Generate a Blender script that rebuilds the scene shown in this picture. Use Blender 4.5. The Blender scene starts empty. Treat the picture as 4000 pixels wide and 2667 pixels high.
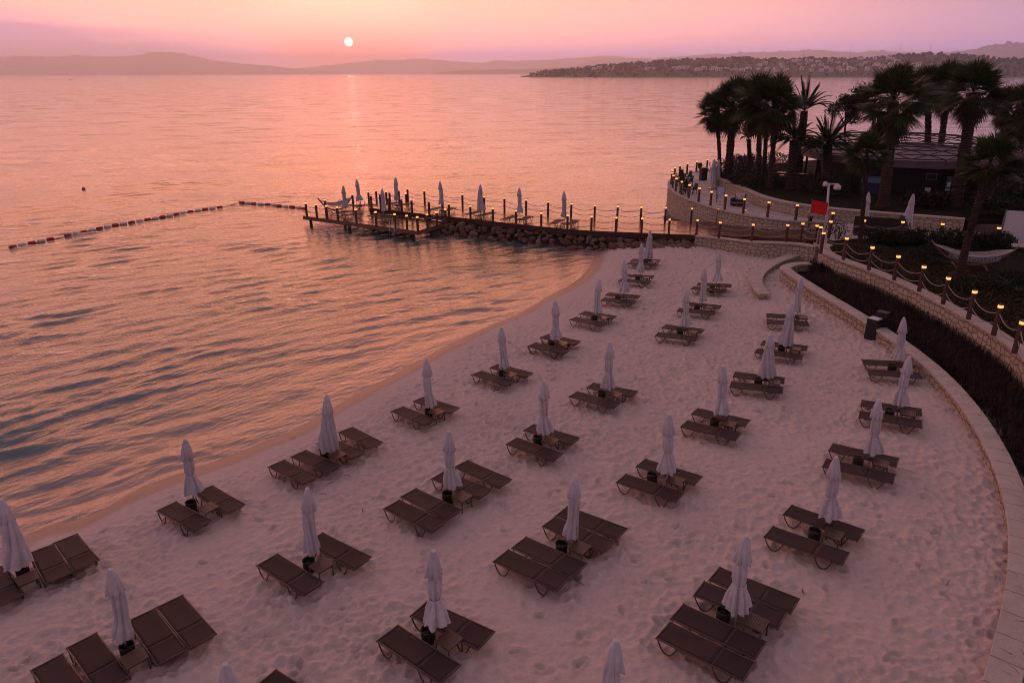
import bpy, math, random
import numpy as np
from mathutils import Vector, Matrix

random.seed(7)
RNG = np.random.default_rng(11)
PI = math.pi
sc = bpy.context.scene
COL = sc.collection
R_ = math.radians

# ------------------------------------------------------------------ camera
CAM_H = 13.0
FOCAL = 2750.0            # in pixels of a 4000 px wide frame
PITCH = math.atan((1333.5 - 286.0) / FOCAL)
ROLL = R_(-0.15)
CAM_ROT = Matrix.Rotation(PI / 2 - PITCH, 3, 'X') @ Matrix.Rotation(ROLL, 3, 'Z')
cd = bpy.data.cameras.new('camera')
cd.sensor_width = 36.0
cd.lens = FOCAL / 4000.0 * 36.0
cd.clip_start = 0.2
cd.clip_end = 40000.0
cam = bpy.data.objects.new('camera', cd)
cam.matrix_world = Matrix.Translation((0, 0, CAM_H)) @ CAM_ROT.to_4x4()
COL.objects.link(cam)
sc.camera = cam


def ray(px, py):
    return CAM_ROT @ Vector(((px - 2000.0) / FOCAL, -(py - 1333.5) / FOCAL, -1.0))


def G(px, py, z=0.0):
    """surveyed point of the place at height z (pixel of the 4000 px photograph)"""
    d = ray(px, py)
    t = (z - CAM_H) / d.z
    return Vector((d.x * t, d.y * t, z))


def GY(px, py, y):
    d = ray(px, py)
    t = y / d.y
    return Vector((d.x * t, y, CAM_H + d.z * t))


# zoom windows used for the survey: window -> full picture pixel
def win(x0, y0, s):
    return lambda p: (x0 + p[0] / s, y0 + p[1] / s)


WD = win(0, 0, 0.588)
WA = win(0, 1750, 1.71)
WB = win(1000, 1400, 2.24)
WC = win(2000, 1300, 2.24)
WE = win(2000, 2000, 1.96)
WF = win(1000, 2000, 2.351)
WG = win(3000, 1100, 2.24)
WH = win(3000, 1700, 1.622)
Z1 = win(2200, 880, 3.36)
Z2 = win(1800, 1150, 3.36)
Z3 = win(2500, 1050, 3.36)
Q = win(1150, 680, 4.704)
P3 = win(1100, 650, 2.352)
P4 = win(2000, 650, 2.352)
P5 = win(2600, 280, 3.267)
P6 = win(3200, 280, 2.94)
P7 = win(2600, 700, 3.1357)
P8 = win(3200, 700, 2.6137)
P9 = win(2560, 600, 5.88)

# ------------------------------------------------------------------ helpers


def tag(o, label=None, cat=None, group=None, kind=None):
    if label:
        o['label'] = label
    if cat:
        o['category'] = cat
    if group:
        o['group'] = group
    if kind:
        o['kind'] = kind
    return o


def empty(name, loc=(0, 0, 0), rz=0.0, label=None, cat=None, group=None):
    o = bpy.data.objects.new(name, None)
    o.empty_display_size = 0.2
    o.location = loc
    o.rotation_euler = (0, 0, rz)
    COL.objects.link(o)
    return tag(o, label, cat, group)


def copy_tree(o, parent=None):
    c = o.copy()
    COL.objects.link(c)
    if parent is not None:
        c.parent = parent
    for ch in list(o.children):
        copy_tree(ch, c)
    return c


def npmesh(name, V, Fq, mat, parent=None, smooth=False, uv=None):
    """mesh from numpy verts and an (n,4) or (n,3) index array"""
    V = np.ascontiguousarray(V, dtype=np.float32)
    Fq = np.ascontiguousarray(Fq, dtype=np.int32)
    me = bpy.data.meshes.new(name)
    n, k = Fq.shape
    me.vertices.add(len(V))
    me.vertices.foreach_set('co', V.ravel())
    me.loops.add(n * k)
    me.loops.foreach_set('vertex_index', Fq.ravel())
    me.polygons.add(n)
    me.polygons.foreach_set('loop_start', np.arange(0, n * k, k, dtype=np.int32))
    me.polygons.foreach_set('loop_total', np.full(n, k, dtype=np.int32))
    if smooth:
        me.polygons.foreach_set('use_smooth', np.ones(n, dtype=bool))
    if uv is not None:
        l = me.uv_layers.new(name='UVMap')
        l.data.foreach_set('uv', np.ascontiguousarray(uv[Fq.ravel()], dtype=np.float32).ravel())
    me.update(calc_edges=True)
    me.validate()
    if mat:
        me.materials.append(mat)
    o = bpy.data.objects.new(name, me)
    COL.objects.link(o)
    if parent is not None:
        o.parent = parent
    return o


class MB:
    def __init__(s):
        s.v = []
        s.f = []
        s.uv = {}

    def add(s, vs, fs):
        b = len(s.v)
        s.v += [tuple(p) for p in vs]
        s.f += [tuple(i + b for i in f) for f in fs]

    def box(s, c, d, rz=0.0, M=None):
        x, y, z = d[0] / 2, d[1] / 2, d[2] / 2
        vs = [Vector((a * x, b * y, e * z)) for e in (-1, 1) for a, b in ((-1, -1), (1, -1), (1, 1), (-1, 1))]
        if M is None:
            M = Matrix.Rotation(rz, 3, 'Z')
        vs = [M @ p + Vector(c) for p in vs]
        s.add(vs, [(3, 2, 1, 0), (4, 5, 6, 7), (0, 1, 5, 4), (1, 2, 6, 5), (2, 3, 7, 6), (3, 0, 4, 7)])

    def tube(s, pts, r, n=6, cap=True):
        pts = [Vector(p) for p in pts]
        rr = r if isinstance(r, (list, tuple)) else [r] * len(pts)
        rings = []
        up = Vector((0, 0, 1))
        for i, p in enumerate(pts):
            a = pts[max(i - 1, 0)]
            b = pts[min(i + 1, len(pts) - 1)]
            t = (b - a).normalized()
            ref = up if abs(t.z) < 0.93 else Vector((0, 1, 0))
            e1 = t.cross(ref).normalized()
            e2 = e1.cross(t)
            rings.append([p + (e1 * math.cos(2 * PI * k / n + .4) + e2 * math.sin(2 * PI * k / n + .4)) * rr[i] for k in range(n)])
        b = len(s.v)
        for rg in rings:
            s.v += [tuple(p) for p in rg]
        for i in range(len(rings) - 1):
            for k in range(n):
                k2 = (k + 1) % n
                s.f.append((b + i * n + k, b + i * n + k2, b + (i + 1) * n + k2, b + (i + 1) * n + k))
        if cap:
            s.f.append(tuple(b + k for k in reversed(range(n))))
            s.f.append(tuple(b + (len(rings) - 1) * n + k for k in range(n)))

    def lathe(s, prof, n=16, c=(0, 0, 0), mod=None):
        b = len(s.v)
        for j, (r, z) in enumerate(prof):
            for k in range(n):
                a = 2 * PI * k / n
                rad = r * (mod(a, z) if mod else 1.0)
                s.v.append((c[0] + rad * math.cos(a), c[1] + rad * math.sin(a), c[2] + z))
        for j in range(len(prof) - 1):
            for k in range(n):
                k2 = (k + 1) % n
                s.f.append((b + j * n + k, b + j * n + k2, b + (j + 1) * n + k2, b + (j + 1) * n + k))

    def prism(s, poly, z0, z1):
        n = len(poly)
        vs = [(p[0], p[1], z0) for p in poly] + [(p[0], p[1], z1) for p in poly]
        fs = [tuple(reversed(range(n))), tuple(range(n, 2 * n))]
        fs += [(i, (i + 1) % n, n + (i + 1) % n, n + i) for i in range(n)]
        s.add(vs, fs)

    def build(s, name, mat, parent=None, smooth=False, bevel=0.0):
        me = bpy.data.meshes.new(name)
        me.from_pydata(s.v, [], s.f)
        me.update()
        if smooth:
            me.polygons.foreach_set('use_smooth', [True] * len(me.polygons))
        if mat:
            me.materials.append(mat)
        o = bpy.data.objects.new(name, me)
        COL.objects.link(o)
        if parent is not None:
            o.parent = parent
        if bevel:
            m = o.modifiers.new('bevel', 'BEVEL')
            m.width = bevel
            m.segments = 1
            m.limit_method = 'ANGLE'
        return o


def strips(P, W):
    """P (n,k,3) centre lines, W (n,k,3) half width vectors -> verts, quads"""
    n, k, _ = P.shape
    V = np.stack([P - W, P + W], axis=2).reshape(-1, 3)
    i = (np.arange(n)[:, None] * k + np.arange(k - 1)[None]).ravel() * 2
    Fq = np.stack([i, i + 1, i + 3, i + 2], axis=1)
    return V, Fq


def catmull(pts, m=8):
    pts = [Vector(p) for p in pts]
    P = [pts[0] * 2 - pts[1]] + pts + [pts[-1] * 2 - pts[-2]]
    out = []
    for i in range(1, len(P) - 2):
        a, b, c, d = P[i - 1:i + 3]
        for j in range(m):
            t = j / m
            out.append(0.5 * ((2 * b) + (c - a) * t + (2 * a - 5 * b + 4 * c - d) * t * t + (3 * b - a - 3 * c + d) * t ** 3))
    out.append(pts[-1])
    return out


def ordinal(i):
    return ['first', 'second', 'third', 'fourth', 'fifth', 'sixth', 'seventh', 'eighth', 'ninth', 'tenth', 'eleventh',
            'twelfth', 'thirteenth', 'fourteenth', 'fifteenth', 'sixteenth', 'seventeenth', 'eighteenth', 'nineteenth',
            'twentieth', 'twenty-first', 'twenty-second', 'twenty-third', 'twenty-fourth', 'twenty-fifth'][i]


# ------------------------------------------------------------------ materials


class NT:
    def __init__(s, name):
        s.m = bpy.data.materials.new(name)
        s.m.use_nodes = True
        s.t = s.m.node_tree
        s.t.nodes.clear()
        s.out = s.n('ShaderNodeOutputMaterial')

    def n(s, typ, **kw):
        nd = s.t.nodes.new(typ)
        for k, v in kw.items():
            if k.startswith('i_'):
                nd.inputs[k[2:].replace('_', ' ')].default_value = v
            else:
                setattr(nd, k, v)
        return nd

    def l(s, a, b):
        s.t.links.new(a, b)

    def math(s, op, a, b=None, clamp=False):
        nd = s.n('ShaderNodeMath', operation=op, use_clamp=clamp)
        for i, x in enumerate((a, b)):
            if x is None:
                continue
            if isinstance(x, (int, float)):
                nd.inputs[i].default_value = x
            else:
                s.l(x, nd.inputs[i])
        return nd.outputs[0]

    def ramp(s, fac, stops, interp='LINEAR'):
        nd = s.n('ShaderNodeValToRGB')
        cr = nd.color_ramp
        cr.interpolation = interp
        while len(cr.elements) < len(stops):
            cr.elements.new(0.5)
        for e, (p, c) in zip(cr.elements, stops):
            e.position = p
            e.color = (*c, 1) if len(c) == 3 else c
        if fac is not None:
            s.l(fac, nd.inputs[0])
        return nd.outputs[0]

    def mix(s, fac, a, b, blend='MIX'):
        nd = s.n('ShaderNodeMix', data_type='RGBA', blend_type=blend)
        for sock, x in ((nd.inputs[0], fac), (nd.inputs[6], a), (nd.inputs[7], b)):
            if isinstance(x, (int, float)):
                sock.default_value = x
            elif isinstance(x, tuple):
                sock.default_value = (*x, 1) if len(x) == 3 else x
            else:
                s.l(x, sock)
        return nd.outputs[2]

    def coord(s, kind='Object', scale=(1, 1, 1), rot=(0, 0, 0)):
        tc = s.n('ShaderNodeTexCoord')
        mp = s.n('ShaderNodeMapping')
        mp.inputs['Scale'].default_value = scale
        mp.inputs['Rotation'].default_value = rot
        s.l(tc.outputs[kind], mp.inputs[0])
        return mp.outputs[0]

    def noise(s, vec, scale, detail=3.0, rough=0.55):
        nd = s.n('ShaderNodeTexNoise')
        nd.inputs['Scale'].default_value = scale
        nd.inputs['Detail'].default_value = detail
        nd.inputs['Roughness'].default_value = rough
        if vec is not None:
            s.l(vec, nd.inputs['Vector'])
        return nd.outputs[0]

    def bump(s, h, strength=0.5, dist=0.02, normal=None):
        nd = s.n('ShaderNodeBump')
        nd.inputs['Strength'].default_value = strength
        nd.inputs['Distance'].default_value = dist
        s.l(h, nd.inputs['Height'])
        if normal is not None:
            s.l(normal, nd.inputs['Normal'])
        return nd.outputs[0]

    def bsdf(s, color, rough=0.7, normal=None, spec=0.5, metal=0.0, **kw):
        nd = s.n('ShaderNodeBsdfPrincipled')
        for key, x in (('Base Color', color), ('Roughness', rough), ('Specular IOR Level', spec), ('Metallic', metal)):
            if isinstance(x, (int, float)):
                nd.inputs[key].default_value = x
            elif isinstance(x, tuple):
                nd.inputs[key].default_value = (*x, 1)
            else:
                s.l(x, nd.inputs[key])
        if normal is not None:
            s.l(normal, nd.inputs['Normal'])
        for k, v in kw.items():
            nd.inputs[k.replace('_', ' ')].default_value = v
        s.l(nd.outputs[0], s.out.inputs[0])
        return nd


def simple(name, color, rough=0.7, var=0.18, scale=6.0, bump=0.15, spec=0.4, metal=0.0, obj_var=0.0, dist=0.01, stretch=(1, 1, 1)):
    t = NT(name)
    v = t.coord('Object', stretch)
    nz = t.noise(v, scale, 4)
    lo = tuple(c * (1 - var) for c in color)
    hi = tuple(min(1, c * (1 + var)) for c in color)
    c = t.ramp(nz, [(0.3, lo), (0.7, hi)])
    if obj_var:
        oi = t.n('ShaderNodeObjectInfo')
        k = t.math('ADD', t.math('MULTIPLY', oi.outputs['Random'], obj_var), 1 - obj_var / 2)
        cc = t.n('ShaderNodeCombineColor')
        for i in range(3):
            t.l(k, cc.inputs[i])
        c = t.mix(1.0, c, cc.outputs[0], 'MULTIPLY')
    nm = t.bump(t.noise(v, scale * 5, 3), bump, dist) if bump else None
    t.bsdf(c, rough, nm, spec, metal)
    return t.m


def plank_mat(name, c0, c1, width, along, rough, rot=0.0, bump=0.6, spec=0.5):
    """boards `width` wide; `along` is the generic board length"""
    t = NT(name)
    v = t.coord('Object', (1, 1, 1), (0, 0, rot))
    sx = t.n('ShaderNodeSeparateXYZ')
    t.l(v, sx.inputs[0])
    u = t.math('DIVIDE', sx.outputs[0], width)
    fl = t.math('FLOOR', u)
    fr = t.math('FRACT', u)
    wn = t.n('ShaderNodeTexWhiteNoise', noise_dimensions='1D')
    t.l(fl, wn.inputs['W'])
    gap = t.math('MINIMUM', t.math('MULTIPLY', t.math('MINIMUM', fr, t.math('SUBTRACT', 1.0, fr)), 9.0), 1.0)
    mp = t.n('ShaderNodeMapping')
    mp.inputs['Scale'].default_value = (8, 0.8, 8)
    t.l(v, mp.inputs[0])
    grain = t.noise(mp.outputs[0], 4.0, 4)
    f = t.math('ADD', t.math('MULTIPLY', wn.outputs[0], 0.6), t.math('MULTIPLY', grain, 0.4))
    c = t.mix(f, c0, c1)
    c = t.mix(gap, tuple(x * 0.15 for x in c0), c)
    h = t.math('ADD', t.math('MULTIPLY', gap, 1.0), t.math('MULTIPLY', grain, 0.15))
    rr = t.math('ADD', t.math('MULTIPLY', t.noise(v, 0.9, 3), 0.35), rough - 0.17)
    t.bsdf(c, rr, t.bump(h, bump, 0.006), spec)
    return t.m


def stone_mat(name):
    t = NT(name)
    tc = t.n('ShaderNodeTexCoord')
    nz = t.n('ShaderNodeTexNoise')
    nz.inputs['Scale'].default_value = 1.6
    nz.inputs['Detail'].default_value = 2
    t.l(tc.outputs['UV'], nz.inputs['Vector'])
    dv = t.n('ShaderNodeVectorMath', operation='SCALE')
    dv.inputs['Scale'].default_value = 0.22
    t.l(nz.outputs['Color'], dv.inputs[0])
    ad = t.n('ShaderNodeVectorMath', operation='ADD')
    t.l(tc.outputs['UV'], ad.inputs[0])
    t.l(dv.outputs[0], ad.inputs[1])
    mp = t.n('ShaderNodeMapping')
    mp.inputs['Scale'].default_value = (2.5, 3.7, 1)
    t.l(ad.outputs[0], mp.inputs[0])

    def vor(feature):
        vo = t.n('ShaderNodeTexVoronoi', feature=feature, voronoi_dimensions='2D')
        vo.inputs['Scale'].default_value = 1.0
        vo.inputs['Randomness'].default_value = 0.62
        t.l(mp.outputs[0], vo.inputs['Vector'])
        return vo
    e = vor('DISTANCE_TO_EDGE').outputs['Distance']
    cid = vor('F1').outputs['Color']
    sp = t.n('ShaderNodeSeparateColor')
    t.l(cid, sp.inputs[0])
    fine = t.noise(tc.outputs['UV'], 9.0, 5, 0.65)
    stone = t.ramp(sp.outputs[0], [(0.0, (0.30, 0.235, 0.175)), (0.35, (0.40, 0.33, 0.25)), (0.7, (0.45, 0.375, 0.29)), (1.0, (0.36, 0.265, 0.18))])
    stone = t.mix(0.5, stone, t.ramp(fine, [(0.3, (0.26, 0.2, 0.15)), (0.7, (0.5, 0.43, 0.34))]))
    joint = t.math('MULTIPLY', t.math('SUBTRACT', e, 0.015), 22.0, True)
    c = t.mix(joint, (0.075, 0.055, 0.045), stone)
    hgt = t.math('ADD', t.math('MULTIPLY', t.math('MULTIPLY', e, 7.0, True), 0.8), t.math('MULTIPLY', fine, 0.35))
    t.bsdf(c, 0.9, t.bump(hgt, 0.9, 0.05), 0.2)
    return t.m


def leaf_mat(name, stops, rough=0.55):
    t = NT(name)
    g = t.n('ShaderNodeNewGeometry')
    c = t.ramp(g.outputs['Random Per Island'], stops)
    b = t.n('ShaderNodeBsdfPrincipled')
    t.l(c, b.inputs['Base Color'])
    b.inputs['Roughness'].default_value = rough
    b.inputs['Specular IOR Level'].default_value = 0.25
    tr = t.n('ShaderNodeBsdfTranslucent')
    t.l(c, tr.inputs['Color'])
    mx = t.n('ShaderNodeMixShader')
    mx.inputs[0].default_value = 0.22
    t.l(b.outputs[0], mx.inputs[1])
    t.l(tr.outputs[0], mx.inputs[2])
    t.l(mx.outputs[0], t.out.inputs[0])
    return t.m


def emit_mat(name, color, strength):
    t = NT(name)
    v = t.coord('Object')
    c = t.ramp(t.noise(v, 12.0, 2), [(0.2, tuple(x * 0.9 for x in color)), (0.8, color)])
    e = t.n('ShaderNodeEmission')
    t.l(c, e.inputs[0])
    e.inputs[1].default_value = strength
    t.l(e.outputs[0], t.out.inputs[0])
    return t.m


M = {}
M['stone'] = stone_mat('stone masonry')
M['coping'] = None
M['paving'] = simple('pale paving', (0.50, 0.44, 0.42), 0.8, 0.12, 1.2, 0.2)
M['post_wood'] = simple('dark red timber', (0.085, 0.032, 0.022), 0.5, 0.3, 5.0, 0.2, 0.4, 0, 0.3, 0.01, (1, 1, 0.15))
M['fascia'] = simple('dark fascia timber', (0.055, 0.026, 0.018), 0.55, 0.35, 2.5, 0.3, 0.35)
M['rope'] = simple('grey rope', (0.32, 0.28, 0.26), 0.9, 0.2, 40, 0.3)
M['lamp'] = emit_mat('lamp glow', (1.0, 0.35, 0.105), 2.2)
M['cap'] = simple('lamp cap', (0.03, 0.014, 0.01), 0.5)
M['cloth'] = None
M['pole'] = simple('white pole', (0.55, 0.55, 0.56), 0.35, 0.1, 10, 0.05, 0.5)
M['dark_frame'] = simple('bronze frame', (0.075, 0.042, 0.030), 0.42, 0.2, 8, 0.1, 0.5)
M['bin'] = simple('black bin', (0.012, 0.011, 0.012), 0.5, 0.3, 9, 0.1)
M['slat'] = simple('teak slats', (0.105, 0.062, 0.046), 0.36, 0.28, 14, 0.15, 0.4, 0, 0.3, 0.004, (1, 6, 1))
M['steel'] = simple('steel tube', (0.55, 0.54, 0.54), 0.25, 0.1, 6, 0.0, 0.5, 1.0)
M['white'] = simple('white paint', (0.62, 0.61, 0.61), 0.5, 0.08, 3, 0.05)
M['wicker'] = simple('dark wicker', (0.022, 0.014, 0.013), 0.65, 0.4, 30, 0.5)
M['trunk'] = None
M['dark_wall'] = simple('shade-dark walls', (0.006, 0.005, 0.006), 0.7, 0.3, 2, 0.1)  # near-black colour stands in for the lack of light under the pavilion
M['roof'] = simple('roof membrane', (0.11, 0.082, 0.115), 0.6, 0.2, 0.6, 0.1)
M['lattice'] = simple('dark steel lattice', (0.010, 0.008, 0.011), 0.4, 0.2, 4, 0.05)
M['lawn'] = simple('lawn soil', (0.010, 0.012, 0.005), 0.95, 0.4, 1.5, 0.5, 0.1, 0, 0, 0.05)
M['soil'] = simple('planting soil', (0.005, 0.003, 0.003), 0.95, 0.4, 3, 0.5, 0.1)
M['purple_grass'] = leaf_mat('purple fountain grass', [(0, (0.006, 0.003, 0.003)), (0.55, (0.014, 0.005, 0.006)), (0.80, (0.030, 0.011, 0.011)), (0.95, (0.085, 0.040, 0.034)), (1, (0.15, 0.085, 0.07))])
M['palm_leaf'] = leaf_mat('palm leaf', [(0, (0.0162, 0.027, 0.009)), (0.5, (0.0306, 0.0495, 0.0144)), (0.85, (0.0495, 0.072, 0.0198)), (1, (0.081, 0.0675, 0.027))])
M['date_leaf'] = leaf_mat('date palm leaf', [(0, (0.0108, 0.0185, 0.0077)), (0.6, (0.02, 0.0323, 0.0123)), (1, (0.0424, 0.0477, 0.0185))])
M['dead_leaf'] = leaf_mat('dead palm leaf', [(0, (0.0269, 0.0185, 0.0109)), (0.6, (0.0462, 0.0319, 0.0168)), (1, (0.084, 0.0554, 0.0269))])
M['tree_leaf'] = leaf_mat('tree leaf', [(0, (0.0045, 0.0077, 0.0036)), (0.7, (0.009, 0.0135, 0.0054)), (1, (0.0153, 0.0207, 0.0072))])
M['shrub_leaf'] = leaf_mat('shrub leaf', [(0, (0.0096, 0.016, 0.0072)), (0.6, (0.0208, 0.032, 0.0112)), (0.92, (0.04, 0.0496, 0.0176)), (1, (0.088, 0.076, 0.032))])
M['cover_leaf'] = leaf_mat('ground cover leaf', [(0, (0.0204, 0.0204, 0.0102)), (0.5, (0.0408, 0.0367, 0.0143)), (0.85, (0.0714, 0.049, 0.0184)), (1, (0.1122, 0.0612, 0.0306))])
M['flower_leaf'] = leaf_mat('flowering shrub leaf', [(0, (0.016, 0.024, 0.012)), (0.62, (0.03, 0.045, 0.018)), (0.75, (0.09, 0.06, 0.12)), (1, (0.20, 0.15, 0.24))])
M['lawn_leaf'] = leaf_mat('lawn blade', [(0, (0.0136, 0.0187, 0.0068)), (0.6, (0.0238, 0.0306, 0.0102)), (1, (0.0425, 0.0467, 0.017))])
M['forest'] = leaf_mat('far woodland', [(0, (0.0132, 0.018, 0.0096)), (0.6, (0.024, 0.03, 0.0144)), (1, (0.042, 0.042, 0.024))], 0.9)
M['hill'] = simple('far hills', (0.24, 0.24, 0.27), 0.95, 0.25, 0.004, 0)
M['villa_wall'] = simple('villa render', (0.78, 0.72, 0.68), 0.8, 0.08, 0.3, 0, 0.3, 0, 0.35)
M['villa_roof'] = simple('clay roof', (0.26, 0.11, 0.075), 0.85, 0.2, 0.5, 0, 0.3, 0, 0.4)
M['villa_glass'] = simple('dark window', (0.03, 0.03, 0.035), 0.2, 0.1, 1, 0)
M['red'] = simple('red plastic', (0.36, 0.018, 0.022), 0.4, 0.1, 5, 0.05)
M['float_white'] = simple('white plastic', (0.62, 0.58, 0.57), 0.4, 0.1, 5, 0.05)
M['flag'] = simple('red flag cloth', (0.62, 0.012, 0.008), 0.8, 0.12, 3, 0.1)
M['net'] = simple('cream netting', (0.34, 0.33, 0.34), 0.9, 0.15, 30, 0.3)
M['stand_wood'] = simple('weathered timber', (0.15, 0.09, 0.065), 0.7, 0.25, 4, 0.2)
M['skin'] = simple('skin', (0.35, 0.2, 0.14), 0.6, 0.08, 10, 0.05)
M['shirt'] = simple('pale blue shirt', (0.44, 0.52, 0.64), 0.85, 0.1, 12, 0.2)
M['trousers'] = simple('dark trousers', (0.015, 0.016, 0.022), 0.85, 0.2, 12, 0.2)
M['hair'] = simple('dark hair', (0.012, 0.009, 0.008), 0.6, 0.3, 30, 0.3)
M['cushion'] = simple('pale blue sling', (0.42, 0.46, 0.52), 0.85, 0.1, 8, 0.15)
M['blue_tarp'] = simple('dark blue cover', (0.012, 0.018, 0.06), 0.6, 0.2, 4, 0.2)
M['glass_blue'] = simple('display glass', (0.05, 0.11, 0.16), 0.15, 0.2, 2, 0.0)
M['planks'] = plank_mat('garden deck boards', (0.075, 0.045, 0.045), (0.11, 0.07, 0.065), 0.16, 3, 0.5, 0.4)


def cloth_mat():
    t = NT('parasol cloth')
    v = t.coord('Object', (1, 1, 1))
    oi = t.n('ShaderNodeObjectInfo')
    c = t.ramp(t.noise(v, 5.0, 4), [(0.3, (0.44, 0.43, 0.46)), (0.7, (0.56, 0.55, 0.58))])
    k = t.math('ADD', t.math('MULTIPLY', oi.outputs['Random'], 0.16), 0.9)
    cc = t.n('ShaderNodeCombineColor')
    for i in range(3):
        t.l(k, cc.inputs[i])
    c = t.mix(1.0, c, cc.outputs[0], 'MULTIPLY')
    mp = t.coord('Object', (1, 1, 0.25))
    t.bsdf(c, 0.9, t.bump(t.noise(mp, 16.0, 3), 0.5, 0.02), 0.1)
    return t.m


def sling_mat():
    t = NT('brown mesh sling')
    v = t.coord('Object', (1, 1, 1))
    oi = t.n('ShaderNodeObjectInfo')
    ck = t.n('ShaderNodeTexChecker')
    ck.inputs['Scale'].default_value = 130.0
    ck.inputs['Color1'].default_value = (0.040, 0.024, 0.026, 1)
    ck.inputs['Color2'].default_value = (0.027, 0.016, 0.019, 1)
    t.l(v, ck.inputs['Vector'])
    nz = t.noise(v, 3.0, 4)
    c = t.mix(t.math('MULTIPLY', nz, 0.5), ck.outputs[0], (0.058, 0.038, 0.040))
    k = t.math('ADD', t.math('MULTIPLY', oi.outputs['Random'], 0.35), 0.8)
    cc = t.n('ShaderNodeCombineColor')
    for i in range(3):
        t.l(k, cc.inputs[i])
    c = t.mix(1.0, c, cc.outputs[0], 'MULTIPLY')
    t.bsdf(c, 0.66, t.bump(nz, 0.2, 0.02), 0.2)
    return t.m


def trunk_mat():
    t = NT('palm trunk')
    v = t.coord('Object', (1, 1, 1))
    w = t.n('ShaderNodeTexWave', wave_type='BANDS', bands_direction='Z')
    w.inputs['Scale'].default_value = 2.6
    w.inputs['Distortion'].default_value = 5.0
    w.inputs['Detail'].default_value = 3
    t.l(v, w.inputs['Vector'])
    c = t.ramp(w.outputs[0], [(0.0, (0.020, 0.012, 0.010)), (0.6, (0.048, 0.031, 0.026)), (1.0, (0.078, 0.052, 0.042))])
    t.bsdf(c, 0.9, t.bump(w.outputs[0], 0.7, 0.04), 0.15)
    return t.m


def rock_mat():
    t = NT('boulder')
    v = t.coord('Object')
    oi = t.n('ShaderNodeObjectInfo')
    base = t.ramp(oi.outputs['Random'], [(0.0, (0.13, 0.062, 0.045)), (0.3, (0.20, 0.125, 0.095)), (0.6, (0.23, 0.18, 0.155)), (0.8, (0.18, 0.08, 0.055)), (1.0, (0.29, 0.22, 0.17))])
    nz = t.noise(v, 4.0, 5, 0.65)
    c = t.mix(1.0, base, t.ramp(nz, [(0.3, (0.5, 0.5, 0.5)), (0.7, (1.0, 1.0, 1.0))]), 'MULTIPLY')
    t.bsdf(c, 0.8, t.bump(nz, 0.6, 0.06), 0.1)
    return t.m


def coping_mat():
    t = NT('pale coping slabs')
    tc = t.n('ShaderNodeTexCoord')
    sx = t.n('ShaderNodeSeparateXYZ')
    t.l(tc.outputs['UV'], sx.inputs[0])
    u = t.math('DIVIDE', sx.outputs[0], 0.85)
    wn = t.n('ShaderNodeTexWhiteNoise', noise_dimensions='1D')
    t.l(t.math('FLOOR', u), wn.inputs['W'])
    fr = t.math('FRACT', u)
    gap = t.math('MULTIPLY', t.math('MINIMUM', fr, t.math('SUBTRACT', 1.0, fr)), 45.0, True)
    ge = t.n('ShaderNodeNewGeometry')
    nz = t.noise(ge.outputs['Position'], 2.2, 5, 0.65)
    fine = t.noise(ge.outputs['Position'], 26.0, 4, 0.7)
    c = t.ramp(wn.outputs[0], [(0, (0.42, 0.36, 0.315)), (1, (0.54, 0.475, 0.42))])
    c = t.mix(0.45, c, t.ramp(nz, [(0.3, (0.32, 0.265, 0.23)), (0.65, (0.58, 0.51, 0.455))]))
    c = t.mix(0.3, c, t.ramp(fine, [(0.35, (0.30, 0.25, 0.22)), (0.65, (0.6, 0.53, 0.48))]))
    c = t.mix(gap, (0.12, 0.095, 0.08), c)
    h = t.math('ADD', t.math('MULTIPLY', gap, 0.6), t.math('MULTIPLY', fine, 0.4))
    t.bsdf(c, 0.85, t.bump(h, 0.5, 0.012), 0.25)
    return t.m


M['coping'] = coping_mat()
M['cloth'] = cloth_mat()
M['sling'] = sling_mat()
M['trunk'] = trunk_mat()
M['rock'] = rock_mat()

# ------------------------------------------------------------------ beach survey
SHORE = [(-26, -6), (-21, 4), (-17.6, 11.5)]
for p in [(70, 1225), (180, 1195), (330, 1120), (500, 1060), (600, 1020), (700, 975), (800, 915), (880, 875), (960, 830), (1040, 785),
          (1130, 745), (1200, 715), (1250, 685), (1300, 660), (1335, 635), (1360, 605), (1366, 588)]:
    g = G(*WD(p), 0.0)
    SHORE.append((g.x, g.y))
SHORE += [(8.2, 56.6), (11.5, 58.0), (16.0, 57.6), (24.0, 56.5), (80.0, 50.0)]
SHORE_A = np.array([(p.x, p.y) for p in catmull([(x, y, 0) for x, y in SHORE], 4)])


def shore_dist(x, y):
    """signed distance to the water line, positive on the beach (numpy)"""
    x = np.asarray(x, dtype=np.float64)
    y = np.asarray(y, dtype=np.float64)
    best = np.full(x.shape, 1e9)
    sign = np.ones(x.shape)
    for (ax, ay), (bx, by) in zip(SHORE_A[:-1], SHORE_A[1:]):
        dx, dy = bx - ax, by - ay
        L2 = dx * dx + dy * dy
        t = np.clip(((x - ax) * dx + (y - ay) * dy) / L2, 0, 1)
        ex, ey = x - (ax + t * dx), y - (ay + t * dy)
        d = ex * ex + ey * ey
        cr = dx * ey - dy * ex
        m = d < best
        best = np.where(m, d, best)
        sign = np.where(m, np.where(cr < 0, 1.0, -1.0), sign)
    return np.sqrt(best) * sign


def sand_base(s):
    s = np.asarray(s)
    up = 0.042 * s + 0.36 * (1 - np.exp(-np.maximum(s, 0) / 1.7))
    dn = np.maximum(0.13 * s, -1.6 + 0.0 * s)
    return np.where(s > 0, up, dn)


def sand_z(x, y):
    return float(sand_base(shore_dist(np.array([x]), np.array([y])))[0])


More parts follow.
